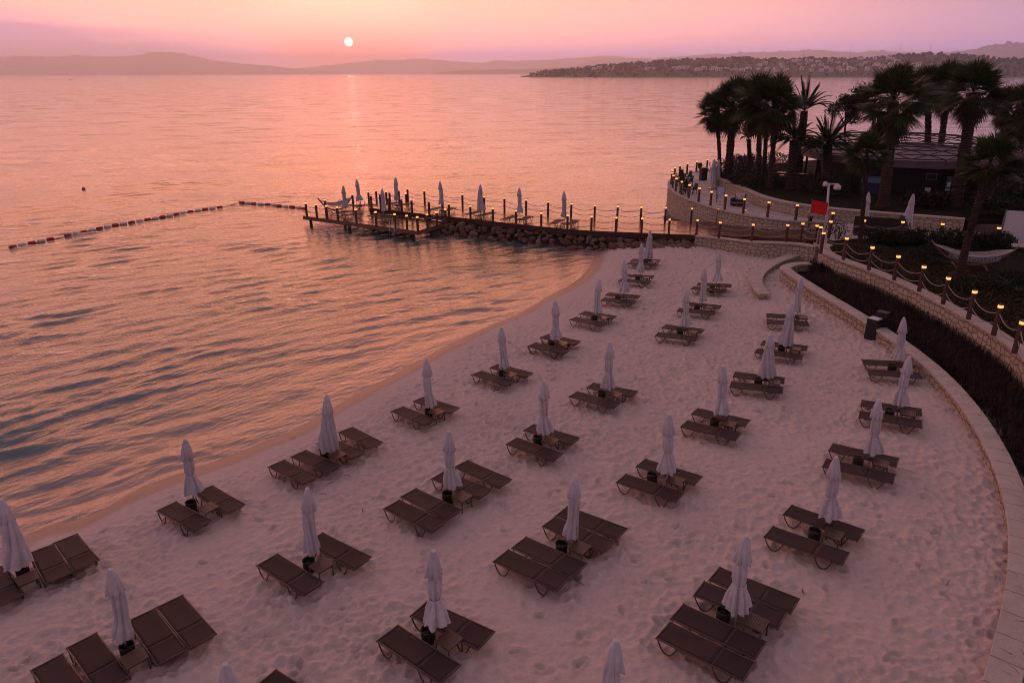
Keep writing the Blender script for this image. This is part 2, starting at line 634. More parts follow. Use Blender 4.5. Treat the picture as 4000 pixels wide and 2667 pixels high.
def GS(px, py, dz=0.0):
    z = 0.6
    for _ in range(8):
        p = G(px, py, z + dz)
        z = sand_z(p.x, p.y)
    return Vector((p.x, p.y, z))


# ------------------------------------------------------------------ sand


def value_noise(x, y, cell, seed):
    r = np.random.default_rng(seed)
    T = r.random((256, 256))
    u, v = x / cell, y / cell
    i, j = np.floor(u).astype(int), np.floor(v).astype(int)
    f, g = u - i, v - j
    f = f * f * (3 - 2 * f)
    g = g * g * (3 - 2 * g)
    i0, i1, j0, j1 = i % 256, (i + 1) % 256, j % 256, (j + 1) % 256
    return (T[i0, j0] * (1 - f) + T[i1, j0] * f) * (1 - g) + (T[i0, j1] * (1 - f) + T[i1, j1] * f) * g - 0.5


def axis_steps(a, b, s0, s1):
    out = [a]
    while out[-1] < b:
        t = (out[-1] - a) / (b - a)
        out.append(out[-1] + s0 + (s1 - s0) * t)
    return np.array(out)


LOUNGE_SPOTS = []          # filled below, used to leave shuffled sand around loungers


DRAGS = [[(1449, 1668), (1560, 1712), (1700, 1740), (1870, 1762)], [(1452, 1690), (1540, 1706), (1640, 1716), (1760, 1712)], [(1480, 1735), (1600, 1752), (1760, 1760), (1880, 1758)],
         [(2440, 1150), (2600, 1215), (2780, 1200)], [(1150, 1960), (1330, 1990), (1480, 1975)]]


def make_sand():
    xs = np.arange(-27, 20.0, 0.047)
    ys = axis_steps(8.0, 66.0, 0.038, 0.13)
    X, Y = np.meshgrid(xs, ys)
    S = shore_dist(X, Y)
    Z = sand_base(S)
    dry = np.clip((S - 0.9) / 1.6, 0, 1)
    Z = Z + dry * (0.05 * value_noise(X, Y, 1.9, 1) + 0.030 * value_noise(X, Y, 0.6, 2))
    # trodden sand: overlapping prints leave sharp ridges between shallow bowls
    for cell, amp, sd, sx_ in ((0.25, 0.125, 51, 0.9), (0.145, 0.07, 52, 1.0)):
        wx = X + 0.10 * value_noise(X, Y, 0.5, sd + 3)
        wy = Y * sx_ + 0.10 * value_noise(X, Y, 0.5, sd + 4)
        gx, gy = np.floor(wx / cell).astype(int), np.floor(wy / cell).astype(int)
        rg = np.random.default_rng(sd)
        JX, JY, JD = rg.random((251, 257)), rg.random((251, 257)), rg.random((251, 257))
        best = np.full(X.shape, 9.0)
        for ox in (-1, 0, 1):
            for oy in (-1, 0, 1):
                cx_, cy_ = gx + ox, gy + oy
                jx, jy, jd = JX[cx_ % 251, cy_ % 257], JY[cx_ % 251, cy_ % 257], JD[cx_ % 251, cy_ % 257]
                d2 = ((cx_ + jx) * cell - wx) ** 2 + ((cy_ + jy) * cell - wy) ** 2
                best = np.minimum(best, d2 / cell ** 2 + 0.35 * jd)
        patch = np.clip(0.75 + 1.1 * value_noise(X, Y, 2.6, sd + 7) + 0.7 * value_noise(X, Y, 0.9, sd + 8), 0.15, 1.3)
        Z = Z + dry * patch * amp * (np.minimum(best, 1.0) - 0.42)
    Z = Z + (0.02 + 0.02 * dry) * value_noise(X, Y, 5.0, 5)
    # footprints
    r = np.random.default_rng(5)
    n = 1600
    fx = r.uniform(-20, 18, n)
    fy = 8 + 48 * r.random(n) ** 1.25
    fs = shore_dist(fx, fy)
    for k in range(n):
        if fs[k] < 1.6 or (fs[k] < 3.2 and r.random() < 0.6):
            continue
        a = r.uniform(0, PI)
        l, w = r.uniform(0.11, 0.20), r.uniform(0.06, 0.10)
        dep = r.uniform(0.03, 0.065)
        i0, i1 = np.searchsorted(xs, (fx[k] - .42, fx[k] + .42))
        j0, j1 = np.searchsorted(ys, (fy[k] - .42, fy[k] + .42))
        if i1 - i0 < 2 or j1 - j0 < 2:
            continue
        dx = xs[i0:i1][None, :] - fx[k]
        dy = ys[j0:j1][:, None] - fy[k]
        u = (dx * math.cos(a) + dy * math.sin(a)) / l
        v = (-dx * math.sin(a) + dy * math.cos(a)) / w
        q = u * u + v * v
        Z[j0:j1, i0:i1] += dep * (-np.exp(-q * q) + 0.75 * np.exp(-(q - 1.7) ** 2 * 1.4))
    for line in DRAGS:
        pl = catmull([GS(*p) for p in line], 12)
        for p in pl[::1]:
            i0, i1 = np.searchsorted(xs, (p.x - .3, p.x + .3))
            j0, j1 = np.searchsorted(ys, (p.y - .3, p.y + .3))
            d2 = (xs[i0:i1][None, :] - p.x) ** 2 + (ys[j0:j1][:, None] - p.y) ** 2
            Z[j0:j1, i0:i1] += 0.012 * (-np.exp(-d2 / .006) + .6 * np.exp(-(np.sqrt(d2) - .16) ** 2 / .004))
    nx, ny = len(xs), len(ys)
    V = np.stack([X, Y, Z], -1).reshape(-1, 3)
    idx = np.arange(nx * ny).reshape(ny, nx)
    Fq = np.stack([idx[:-1, :-1], idx[:-1, 1:], idx[1:, 1:], idx[1:, :-1]], -1).reshape(-1, 4)
    cx = X[:-1, :-1].ravel()
    cy = Y[:-1, :-1].ravel()
    cs = S[:-1, :-1].ravel()
    keep = (cs > -16) & (cx < 19.2 + 0 * cy)
    Fq = Fq[keep]
    used = np.unique(Fq)
    rm = np.full(len(V), -1)
    rm[used] = np.arange(len(used))
    V = V[used]
    Fq = rm[Fq]
    o = npmesh('sand', V, Fq, None, None, True)
    at = o.data.attributes.new('shore', 'FLOAT', 'POINT')
    at.data.foreach_set('value', S.ravel()[used].astype(np.float32))
    t = NT('beach sand')
    ge = t.n('ShaderNodeNewGeometry')
    pos = ge.outputs['Position']
    a = t.n('ShaderNodeAttribute', attribute_name='shore')
    big = t.noise(pos, 0.35, 3)
    mid = t.noise(pos, 5.0, 4, 0.6)
    fine = t.noise(pos, 60.0, 3, 0.7)
    dryc = t.ramp(big, [(0.3, (0.56, 0.45, 0.41)), (0.7, (0.62, 0.51, 0.465))])
    dryc = t.mix(0.45, dryc, t.ramp(mid, [(0.32, (0.49, 0.38, 0.34)), (0.68, (0.67, 0.55, 0.495))]))
    dryc = t.mix(0.25, dryc, t.ramp(fine, [(0.35, (0.36, 0.27, 0.25)), (0.65, (0.72, 0.60, 0.54))]))
    sp = t.n('ShaderNodeVectorMath', operation='SCALE')
    edge = t.math('ADD', a.outputs['Fac'], t.math('MULTIPLY', t.math('SUBTRACT', big, 0.5), 0.9))
    wet = t.n('ShaderNodeMapRange', interpolation_type='SMOOTHSTEP')
    wet.inputs[1].default_value = 0.45
    wet.inputs[2].default_value = 1.15
    t.l(edge, wet.inputs[0])
    c = t.mix(wet.outputs[0], (0.27, 0.185, 0.15), dryc)
    rr = t.math('ADD', t.math('MULTIPLY', wet.outputs[0], 0.55), 0.38)
    h = t.math('ADD', t.math('MULTIPLY', t.noise(pos, 8.0, 5, 0.62), 0.8), t.math('MULTIPLY', fine, 0.12))
    h = t.math('MULTIPLY', h, t.math('ADD', t.math('MULTIPLY', wet.outputs[0], 0.92), 0.08))
    t.bsdf(c, rr, t.bump(h, 1.0, 0.06), 0.2)
    o.data.materials.append(t.m)
    tag(o, kind='structure')


make_sand()

# ------------------------------------------------------------------ sea


def wave_height(X, Y, S):
    r = np.random.default_rng(21)
    H = np.zeros_like(X)
    base = R_(-58)
    wx = X + 1.3 * value_noise(X, Y, 7.0, 31) + 0.5 * value_noise(X, Y, 2.6, 32)
    wy = Y + 1.3 * value_noise(X, Y, 7.0, 33) + 0.5 * value_noise(X, Y, 2.6, 34)
    comps = []
    for k in range(26):
        comps.append((float(np.exp(r.uniform(math.log(0.95), math.log(2.3)))), base + r.normal(0, 0.22), 0.031))
    for k in range(26):
        comps.append((float(np.exp(r.uniform(math.log(0.42), math.log(0.95)))), base + r.normal(0, 0.5), 0.024))
    for lam, ang, slope in comps:
        kx, ky = math.cos(ang) * 2 * PI / lam, math.sin(ang) * 2 * PI / lam
        if lam < 1.2:
            slope = slope * np.clip((95 * lam - Y) / 30, 0, 1)
        H += slope * lam / (2 * PI) * np.sin(wx * kx + wy * ky + r.uniform(0, 2 * PI))
    patch = 0.75 + 1.1 * value_noise(X, Y, 9.0, 41) + 0.7 * value_noise(X, Y, 4.0, 43)
    H *= np.clip(patch, 0.25, 1.7)
    H *= np.clip(1.55 - (Y - 15) / 50, 0.85, 1.55)
    near = np.exp(-np.maximum(-S, 0) / 5.0)
    sw = np.sin(2 * PI * (-S) / 2.3 + 2.4 * value_noise(X, Y, 6.0, 42) * 2) * 0.022 * near
    fade = np.clip(-S / 1.2, 0.15, 1.0)
    return (H * fade + sw * np.clip(-S / 0.8, 0, 1))


def make_sea():
    ys = [5.0]
    while ys[-1] < 150:
        ys.append(ys[-1] + (ys[-1] + 9) * 0.0034)
    while ys[-1] < 23500:
        ys.append(ys[-1] * 1.09)
    ys = np.array([-60.0, -25.0, -8.0] + ys)
    us = np.concatenate([[-40, -12, -5, -2.6, -1.6, -1.15], np.linspace(-0.92, 0.80, 900), [1.2, 1.8, 3, 6, 14, 40]])
    U, Y = np.meshgrid(us, ys)
    X = U * (np.maximum(Y, 0) + 9)
    Z = np.zeros_like(X)
    S = np.full_like(X, -50.0)
    near = (Y < 170) & (np.abs(U) < 1.2) & (Y > 0)
    S[near] = shore_dist(X[near], Y[near])
    S = np.where((Y > 57.5) & (S > -3), -3.0, S)
    H = wave_height(X[near], Y[near], S[near])
    f = np.clip((170 - Y[near]) / 110, 0, 1) * np.clip((1.1 - np.abs(U[near])) / 0.15, 0, 1)
    Z[near] = H * f
    ny, nx = X.shape
    V = np.stack([X, Y, Z], -1).reshape(-1, 3)
    idx = np.arange(nx * ny).reshape(ny, nx)
    Fq = np.stack([idx[:-1, :-1], idx[:-1, 1:], idx[1:, 1:], idx[1:, :-1]], -1).reshape(-1, 4)
    keep = (S[:-1, :-1].ravel() < 1.6)
    Fq = Fq[keep]
    o = npmesh('sea', V, Fq, None, None, True)
    at = o.data.attributes.new('shore', 'FLOAT', 'POINT')
    at.data.foreach_set('value', S.ravel().astype(np.float32))
    t = NT('sea water')
    ge = t.n('ShaderNodeNewGeometry')
    pos = ge.outputs['Position']
    a = t.n('ShaderNodeAttribute', attribute_name='shore')
    ln = t.n('ShaderNodeVectorMath', operation='LENGTH')
    t.l(pos, ln.inputs[0])

    def mp(scale, rot):
        ro = t.n('ShaderNodeVectorRotate', rotation_type='Z_AXIS')
        ro.inputs['Angle'].default_value = -rot
        t.l(pos, ro.inputs['Vector'])
        m = t.n('ShaderNodeMapping')
        m.inputs['Scale'].default_value = scale
        t.l(ro.outputs[0], m.inputs[0])
        return m.outputs[0]
    n1 = t.noise(mp((0.34, 1.0, 1), R_(48)), 4.4, 4, 0.6)
    n2 = t.noise(mp((0.28, 1.0, 1), R_(32)), 0.9, 3, 0.55)
    n3 = t.noise(mp((0.55, 1.0, 1), R_(15)), 0.50, 5, 0.68)

    def fade(d0, d1, a0, a1):
        m = t.n('ShaderNodeMapRange')
        for i, x in enumerate((d0, d1, a0, a1)):
            m.inputs[i + 1].default_value = x
        t.l(ln.outputs['Value'], m.inputs[0])
        return m.outputs[0]
    h = t.math('MULTIPLY', t.math('MULTIPLY', n1, 0.055), fade(30, 240, 1.0, 0.25))
    h = t.math('ADD', h, t.math('MULTIPLY', t.math('MULTIPLY', n2, 0.20), fade(45, 500, 0.5, 0.45)))
    gust = t.n('ShaderNodeMapRange', interpolation_type='SMOOTHSTEP')
    gust.inputs[1].default_value = 0.50
    gust.inputs[2].default_value = 0.74
    gust.inputs[3].default_value = 0.14
    gust.inputs[4].default_value = 1.0
    t.l(t.noise(mp((0.4, 1.0, 1), R_(8)), 0.16, 4, 0.65), gust.inputs[0])
    n3 = t.math('MULTIPLY', n3, gust.outputs[0])
    h = t.math('ADD', h, t.math('MULTIPLY', t.math('MULTIPLY', n3, 0.75), fade(60, 400, 0.25, 0.75)))
    bp = t.n('ShaderNodeBump')
    bp.inputs['Strength'].default_value = 1.0
    bp.inputs['Distance'].default_value = 1.0
    t.l(h, bp.inputs['Height'])
    shallow = t.n('ShaderNodeMapRange', interpolation_type='SMOOTHSTEP')
    shallow.inputs[1].default_value = -7.0
    shallow.inputs[2].default_value = 0.2
    t.l(a.outputs['Fac'], shallow.inputs[0])
    body = t.mix(shallow.outputs[0], (0.032, 0.070, 0.073), (0.24, 0.16, 0.13))
    df = t.n('ShaderNodeBsdfDiffuse')
    t.l(body, df.inputs[0])
    gl = t.n('ShaderNodeBsdfGlossy')
    gl.inputs['Roughness'].default_value = 0.07
    gl.inputs['Color'].default_value = (1, 1, 1, 1)
    t.l(bp.outputs[0], gl.inputs['Normal'])
    fr = t.n('ShaderNodeFresnel')
    fr.inputs['IOR'].default_value = 1.95
    t.l(bp.outputs[0], fr.inputs['Normal'])
    mx = t.n('ShaderNodeMixShader')
    t.l(fr.outputs[0], mx.inputs[0])
    t.l(df.outputs[0], mx.inputs[1])
    t.l(gl.outputs[0], mx.inputs[2])
    # thin foam lace along the swash line
    e = t.math('ADD', a.outputs['Fac'], t.math('MULTIPLY', t.math('SUBTRACT', t.noise(pos, 0.6, 3), 0.5), 0.9))
    band = t.math('SUBTRACT', 1.0, t.math('MULTIPLY', t.math('ABSOLUTE', t.math('ADD', e, 0.18)), 3.0), True)
    lace = t.math('GREATER_THAN', t.noise(pos, 9.0, 4, 0.7), 0.56)
    foam = t.n('ShaderNodeBsdfDiffuse')
    foam.inputs[0].default_value = (0.55, 0.5, 0.48, 1)
    mx2 = t.n('ShaderNodeMixShader')
    t.l(t.math('MULTIPLY', t.math('MULTIPLY', band, lace), 0.75), mx2.inputs[0])
    t.l(mx.outputs[0], mx2.inputs[1])
    t.l(foam.outputs[0], mx2.inputs[2])
    t.l(mx2.outputs[0], t.out.inputs[0])
    o.data.materials.append(t.m)
    tag(o, kind='structure')


make_sea()

# ------------------------------------------------------------------ beach furniture prototypes


def closed_parasol(style, seed, height=2.5):
    """Empty > pole, canopy (> tie), vent, finial"""
    r = random.Random(seed)
    root = empty('parasol')
    k = height / 2.5
    p = MB()
    p.tube([(0, 0, -0.1), (0, 0, height - 0.05)], 0.027, 8)
    p.box((0.04, 0, 0.62), (0.06, 0.05, 0.12))
    p.build('pole', M['pole'], root, True)
    ph = [r.uniform(0, 2 * PI) for _ in range(6)]
    bend = (r.uniform(-0.04, 0.04), r.uniform(-0.04, 0.04))
    twist = r.uniform(-1.2, 1.2)
    if style == 'cone':
        prof = [(0.05, 2.44), (0.10, 2.2), (0.145, 1.9), (0.18, 1.5), (0.22, 1.1), (0.27, 0.75), (0.30, 0.52), (0.31, 0.45)]
    elif style == 'tied':
        prof = [(0.05, 2.44), (0.09, 2.2), (0.12, 1.9), (0.14, 1.6), (0.135, 1.35), (0.11, 1.2), (0.145, 1.08), (0.21, 0.85), (0.25, 0.64), (0.265, 0.56)]
    else:
        prof = [(0.05, 2.44), (0.09, 2.2), (0.125, 1.9), (0.145, 1.6), (0.14, 1.3), (0.135, 1.1), (0.16, 0.9), (0.195, 0.68), (0.20, 0.54)]
    fine = []
    for (a, b), (c, d) in zip(prof[:-1], prof[1:]):
        for j in range(4):
            f = j / 4
            fine.append((a + (c - a) * f, b + (d - b) * f))
    fine.append(prof[-1])
    n = 64
    side = r.uniform(0, 2 * PI)

    def rad(a, z, rr):
        t = (2.44 - z) / 2.0
        tw = a + twist * t
        fold = 0.20 * (abs(math.cos(4 * tw + ph[0])) * 2 - 1.1) + 0.10 * math.cos(5 * tw + ph[1] + 2 * t) + 0.06 * math.cos(13 * tw + ph[2])
        fold *= min(1.0, 0.35 + 1.2 * t)
        asym = 0.0
        if z < 1.15:
            asym = (1.15 - z) * 0.42 * math.cos(a - side)
        return rr * (1 + fold + asym)
    b = MB()
    for (rr, z) in fine:
        t = (2.44 - z) / 2.0
        cx = bend[0] * math.sin(PI * t)
        cy = bend[1] * math.sin(PI * t)
        for q in range(n):
            a = 2 * PI * q / n
            ra = rad(a, z, rr)
            zz = z + (0.035 * math.cos(5 * a + ph[3]) * (1 if z < 0.7 else 0)) + (0.05 * math.cos(a - side) if z < 0.9 else 0)
            b.v.append((cx + ra * math.cos(a), cy + ra * math.sin(a), zz * k))
    for j in range(len(fine) - 1):
        for q in range(n):
            q2 = (q + 1) % n
            b.f.append((j * n + q, (j + 1) * n + q, (j + 1) * n + q2, j * n + q2))
    can = b.build('canopy', M['cloth'], root, True)
    if style == 'tied':
        t = MB()
        t.lathe([(0.132, 1.17 * k), (0.145, 1.185 * k), (0.145, 1.205 * k), (0.132, 1.22 * k)], 24)
        t.build('tie', M['cloth'], can, True)
    # short vent tier hanging over the top
    v = MB()
    vz = [(0.045, 2.46), (0.085, 2.38), (0.125, 2.22), (0.152, 2.02), (0.178, 1.84), (0.170, 1.835), (0.11, 1.95)]
    nb = len(vz)
    for (rr, z) in vz:
        t = (2.46 - z) / 0.6
        for q in range(n):
            a = 2 * PI * q / n
            f = 1 + t * (0.20 * (abs(math.cos(4 * a + ph[4])) * 2 - 1.1) + 0.08 * math.cos(3 * a + ph[5]))
            zz = z - t * 0.07 * (abs(math.cos(4 * a + ph[4])) - .5)
            v.v.append((rr * f * math.cos(a), rr * f * math.sin(a), zz * k))
    for j in range(nb - 1):
        for q in range(n):
            q2 = (q + 1) % n
            v.f.append((j * n + q, (j + 1) * n + q, (j + 1) * n + q2, j * n + q2))
    v.build('vent', M['cloth'], root, True)
    f = MB()
    f.lathe([(0.046, 2.44 * k), (0.05, 2.47 * k), (0.044, 2.495 * k), (0.028, 2.5 * k), (0.022, 2.49 * k), (0.001, 2.485 * k)], 16)
    f.build('finial', M['white'], root, True)
    return root


PARASOLS = {s: [closed_parasol(s, i * 7 + j) for j in range(3)] for i, s in enumerate(('tied', 'slim', 'cone'))}
used_protos = set()


def place(proto, loc, rz=0.0, label=None, group=None, scale=1.0, tilt=(0, 0)):
    if id(proto) in used_protos:
        o = copy_tree(proto)
    else:
        o = proto
        used_protos.add(id(proto))
    o.location = loc
    o.scale = (scale, scale, scale)
    o.rotation_euler = (0, 0, rz)
    if tilt != (0, 0):
        Mx = Matrix.Rotation(tilt[1], 3, 'X') @ Matrix.Rotation(tilt[0], 3, 'Y') @ Matrix.Rotation(rz, 3, 'Z')
        o.rotation_euler = Mx.to_euler()
    if label:
        o['label'] = label
    if group:
        o['group'] = group
    return o


for ps in PARASOLS.values():
    for p in ps:
        p['category'] = 'parasol'


def make_lounger():
    """lounger along +x, head (backrest) at +x end, origin on the ground under its middle"""
    root = empty('sun_lounger', cat='sun lounger')
    L, Wd, H = 1.96, 0.62, 0.335
    x0, x1 = -L / 2, L / 2
    xs = 0.28
    f = MB()
    for s in (-1, 1):
        y = s * Wd / 2
        f.tube([(x0, y, H), (x0 + .5, y, H - .008), (xs, y, H), (x1, y, H)], 0.019, 6)
        # ratchet teeth under the backrest rail
        for k in range(6):
            f.box((x1 - 0.10 - 0.055 * k, y, H - 0.034), (0.022, 0.016, 0.036))
    for x in (x0, x1):
        f.tube([(x, -Wd / 2 - .02, H), (x, Wd / 2 + .02, H)], 0.021, 6)
    f.tube([(x1 - .03, -Wd / 2 + .05, H - .07), (x1 - .03, Wd / 2 - .05, H - .07)], 0.012, 5)
    f.tube([(xs, -Wd / 2, H - .012), (xs, Wd / 2, H - .012)], 0.014, 5)
    f.build('frame', M['dark_frame'], root, True)
    # U-shaped legs, one pair at each end
    for xa, xb in ((x0 + .01, x0 + .50), (xs + .02, xs + .47)):
        for s in (-1, 1):
            y = s * (Wd / 2 - .012)
            g = MB()
            pts = []
            for j in range(13):
                t = j / 12
                x = xa + (xb - xa) * t
                w = abs(2 * t - 1)
                z = 0.0 + (H - .01) * w ** 1.9
                x = (xa + xb) / 2 + (xb - xa) / 2 * math.copysign(w ** 0.85, 2 * t - 1)
                pts.append((x, y, z + .012))
            g.tube(pts, 0.017, 6)
            g.build('leg', M['dark_frame'], root, True)

    def sheet(xa, xb, sag, name):
        nx, ny = 14, 8
        V, Fc = [], []
        for i in range(nx + 1):
            for j in range(ny + 1):
                u, v = i / nx, j / ny
                x = xa + (xb - xa) * u
                y = (v - .5) * (Wd - .03)
                z = H + .012 - sag * 4 * v * (1 - v) * (0.5 + 0.5 * math.sin(PI * u)) - 0.01 * math.sin(PI * u)
                # edges pull in slightly between the end bars
                y *= 1 - 0.035 * math.sin(PI * u)
                V.append((x, y, z))
        for i in range(nx):
            for j in range(ny):
                a = i * (ny + 1) + j
                Fc.append((a, a + ny + 1, a + ny + 2, a + 1))
        b = MB()
        b.add(V, Fc)
        o = b.build(name, M['sling'], root, True)
        so = o.modifiers.new('solid', 'SOLIDIFY')
        so.thickness = 0.008
        return o
    sheet(x0 + .012, xs - .008, 0.020, 'seat_sling')
    sheet(xs + .010, x1 - .012, 0.014, 'backrest_sling')
    return root


LOUNGER = make_lounger()


def make_table():
    root = empty('side_table', cat='table')
    h = 0.42
    t = MB()
    for k in range(9):
        t.box((0, -0.204 + 0.051 * k, h - .012), (0.47, 0.040, 0.022))
    t.build('tabletop', M['slat'], root)
    a = MB()
    for s in (-1, 1):
        a.box((s * 0.2, 0, h - .04), (0.035, 0.43, 0.034))
        a.box((0, s * 0.2, h - .045), (0.365, 0.022, 0.03))
    a.build('apron', M['dark_frame'], root)
    for sx in (-1, 1):
        for sy in (-1, 1):
            g = MB()
            g.tube([(sx * .215, sy * .20, 0), (sx * .20, sy * .19, h - .03)], 0.019, 6)
            g.build('leg', M['dark_frame'], root, True)
    return root


TABLE = make_table()


def make_bin():
    root = empty('beach_bin', cat='bin')
    b = MB()
    b.lathe([(0.001, 0.0), (0.14, 0.0), (0.152, 0.05), (0.16, 0.36), (0.168, 0.385), (0.168, 0.41), (0.15, 0.415), (0.143, 0.36), (0.142, 0.30)], 22)
    b.build('bucket', M['bin'], root, True)
    l = MB()
    l.lathe([(0.1425, 0.315), (0.10, 0.322), (0.001, 0.325)], 20)
    l.box((0.0, 0.02, 0.335), (0.16, 0.055, 0.02), 0.5)
    l.build('lid', M['bin'], root, True)
    return root


BIN = make_bin()

# rows: name, list of (window, dict)
# T parasol top, P pole foot, S style, loungers as (Lx,Ly,Rx,Ry) keyed near / far / outer near / outer far
N_, F_, ON, OF = 'near side', 'far side', 'outer near side', 'outer far side'
SETS = [
    ('waterside row', [
        (Z1, dict(T=(1140, 68), P=(1125, 505), s='cone', L={F_: (900, 452, 1275, 463), N_: (860, 490, 1230, 515)}, t=(1190, 467), b=(1085, 483))),
        (Z1, dict(T=(1028, 250), P=(1018, 708), s='tied', L={F_: (795, 650, 1185, 678), N_: (740, 715, 1150, 742)}, t=(1085, 680), b=(975, 715))),
        (Z1, dict(T=(800, 450), P=(797, 985), s='tied', L={F_: (575, 897, 1005, 938), N_: (515, 965, 950, 1005)}, t=(812, 935), b=(715, 975))),
        (Z1, dict(T=(475, 702), P=(440, 1268), s='slim', L={F_: (240, 1140, 690, 1212), N_: (110, 1215, 555, 1305)}, t=(525, 1205), b=(405, 1240))),
        (Z2, dict(T=(1240, 70), P=(1240, 690), s='slim', L={F_: (1085, 532, 1545, 640), N_: (920, 645, 1400, 755)}, t=(1330, 632), b=(1190, 665))),
        (Z2, dict(T=(530, 428), P=(580, 1100), s='slim', L={F_: (430, 930, 905, 1062), N_: (197, 1020, 665, 1170)}, t=(650, 1042), b=(540, 1070))),
        (WB, dict(T=(1487, 0), P=(1540, 520), s='slim', L={F_: (1412, 347, 1748, 460), N_: (1215, 430, 1550, 567)}, t=(1580, 462), b=(1512, 485))),
        (WB, dict(T=(618, 315), P=(650, 888), s='cone', L={OF: (770, 612, 1065, 770), F_: (570, 705, 925, 860), N_: (355, 820, 705, 975), ON: (162, 907, 497, 1075)}, t=(712, 835), b=(605, 855))),
        (WA, dict(T=(1238, -55), P=(1300, 390), s='tied', L={F_: (1355, 272, 1578, 408), N_: (1098, 378, 1368, 527)}, t=(1388, 392), b=(1280, 395))),
        (WA, dict(T=(3, 338), P=(150, 855), s='cone', L={F_: (275, 660, 400, 880), OF: (428, 592, 590, 797), N_: (-60, 810, 75, 1022)}, t=(175, 862), b=(155, 835))),
    ]),
    ('second row', [
        (Z1, dict(T=(2045, 330), P=(2008, 842), s='tied', L={F_: (1765, 765, 2215, 790), N_: (1700, 815, 2140, 857)}, t=(2070, 790), b=(1950, 845))),
        (Z1, dict(T=(1855, 565), P=(1815, 1110), s='slim', L={F_: (1605, 1020, 2055, 1070), N_: (1510, 1105, 2000, 1145)}, t=(1900, 1068), b=(1755, 1100))),
        (Z1, dict(T=(1620, 835), P=(1590, 1435), s='tied', L={F_: (1322, 1320, 1840, 1388), N_: (1237, 1425, 1755, 1482)}, t=(1690, 1392), b=(1530, 1415))),
        (WC, dict(T=(383, -145), P=(378, 140), s='tied', L={F_: (265, 25, 590, 90), N_: (160, 100, 490, 172)}, t=(438, 88), b=(350, 105))),
        (WC, dict(T=(855, 75), P=(843, 580), s='tied', L={F_: (692, 457, 1075, 532), N_: (538, 532, 920, 632)}, t=(905, 530), b=(785, 555))),
        (WC, dict(T=(280, 412), P=(280, 985), s='tied', L={F_: (160, 825, 545, 942), N_: (15, 947, 385, 1077)}, t=(335, 935), b=(225, 950))),
        (WB, dict(T=(1687, 632), P=(1712, 1235), s='tied', L={OF: (1805, 920, 2170, 1085), F_: (1600, 1015, 2000, 1180), N_: (1330, 1165, 1742, 1365), ON: (1188, 1272, 1600, 1468)}, t=(1802, 1200), b=(1675, 1225))),
        (WF, dict(T=(470, -225), P=(528, 500), s='slim', L={F_: (547, 241, 963, 455), N_: (108, 432, 525, 695)}, t=(595, 480), b=(490, 495))),
        (WA, dict(T=(742, 818), P=(850, 1375), s='slim', L={F_: (945, 1112, 1148, 1393), OF: (1135, 1022, 1352, 1283), N_: (543, 1275, 770, 1580), ON: (310, 1420, 540, 1740)}, t=(893, 1392), b=(855, 1360))),
        (WA, dict(T=(1500, 1435), P=None, s='slim', L={F_: (1828, 1580, 2131, 1772)}, t=None, b=None)),
    ]),
    ('third row', [
        (Z3, dict(T=(2115, 110), P=(2055, 690), s='slim', L={F_: (1665, 605, 2200, 632), N_: (1665, 688, 2220, 715)}, t=(2135, 630), b=(1960, 670))),
        (Z3, dict(T=(1995, 440), P=(1918, 1105), s='cone', L={F_: (1600, 965, 2205, 1038), N_: (1530, 1070, 2140, 1152)}, t=(2040, 1040), b=(1855, 1075))),
        (Z3, dict(T=(1725, 818), P=(1635, 1530), s='cone', L={F_: (1240, 1380, 1900, 1460), N_: (1197, 1510, 1875, 1585)}, t=(1765, 1478), b=(1550, 1505))),
        (WC, dict(T=(1848, 290), P=(1818, 812), s='tied', L={F_: (1600, 680, 2065, 788), N_: (1505, 790, 1990, 905)}, t=(1900, 787), b=(1770, 803))),
        (WC, dict(T=(1375, 705), P=(1357, 1340), s='tied', L={F_: (1125, 1130, 1640, 1290), N_: (955, 1265, 1480, 1437)}, t=(1430, 1283), b=(1225, 1280))),
        (WE, dict(T=(478, -100), P=(450, 300), s='slim', L={OF: (380, -14, 850, 165), F_: (285, 65, 740, 270), N_: (60, 228, 525, 435), ON: (-84, 327, 400, 547)}, t=(520, 262), b=(378, 285))),
        (WF, dict(T=(1630, 345), P=(1648, 1175), s='tied', L={F_: (1500, 875, 2125, 1172), N_: (1215, 1105, 1785, 1477)}, t=(1770, 1160), b=(1580, 1140))),
        (WE, dict(T=(795, 975), P=None, s='slim', L={}, t=None, b=None)),
    ]),
    ('curved wall row', [
        (WG, dict(T=(1190, 312), P=(1128, 780), s='tied', L={F_: (830, 698, 1283, 722), N_: (872, 785, 1350, 818)}, t=(1165, 722), b=(1080, 770))),
        (WG, dict(T=(1240, 657), P=(1128, 1178), s='tied', L={F_: (820, 1058, 1350, 1138), N_: (802, 1155, 1355, 1242)}, t=(1232, 1145), b=(1060, 1165))),
        (WH, dict(T=(424, -481 / 1.381), P=(640, 195), s='tied', L={F_: (395, 70, 832, 170), N_: (360, 170, 805, 272)}, t=(717, 172), b=(568, 178))),
        (WH, dict(T=(430, 152), P=(360, 612), s='tied', L={F_: (128, 468, 595, 630), N_: (5, 605, 500, 780)}, t=(415, 618), b=(292, 640))),
        (WE, dict(T=(1792, 175), P=(1705, 880), s='tied', L={OF: (1560, 468, 2165, 712), F_: (1440, 580, 2070, 827), N_: (1270, 755, 1910, 1052), ON: (1160, 895, 1825, 1217)}, t=(1870, 835), b=(1615, 805))),
    ]),
]
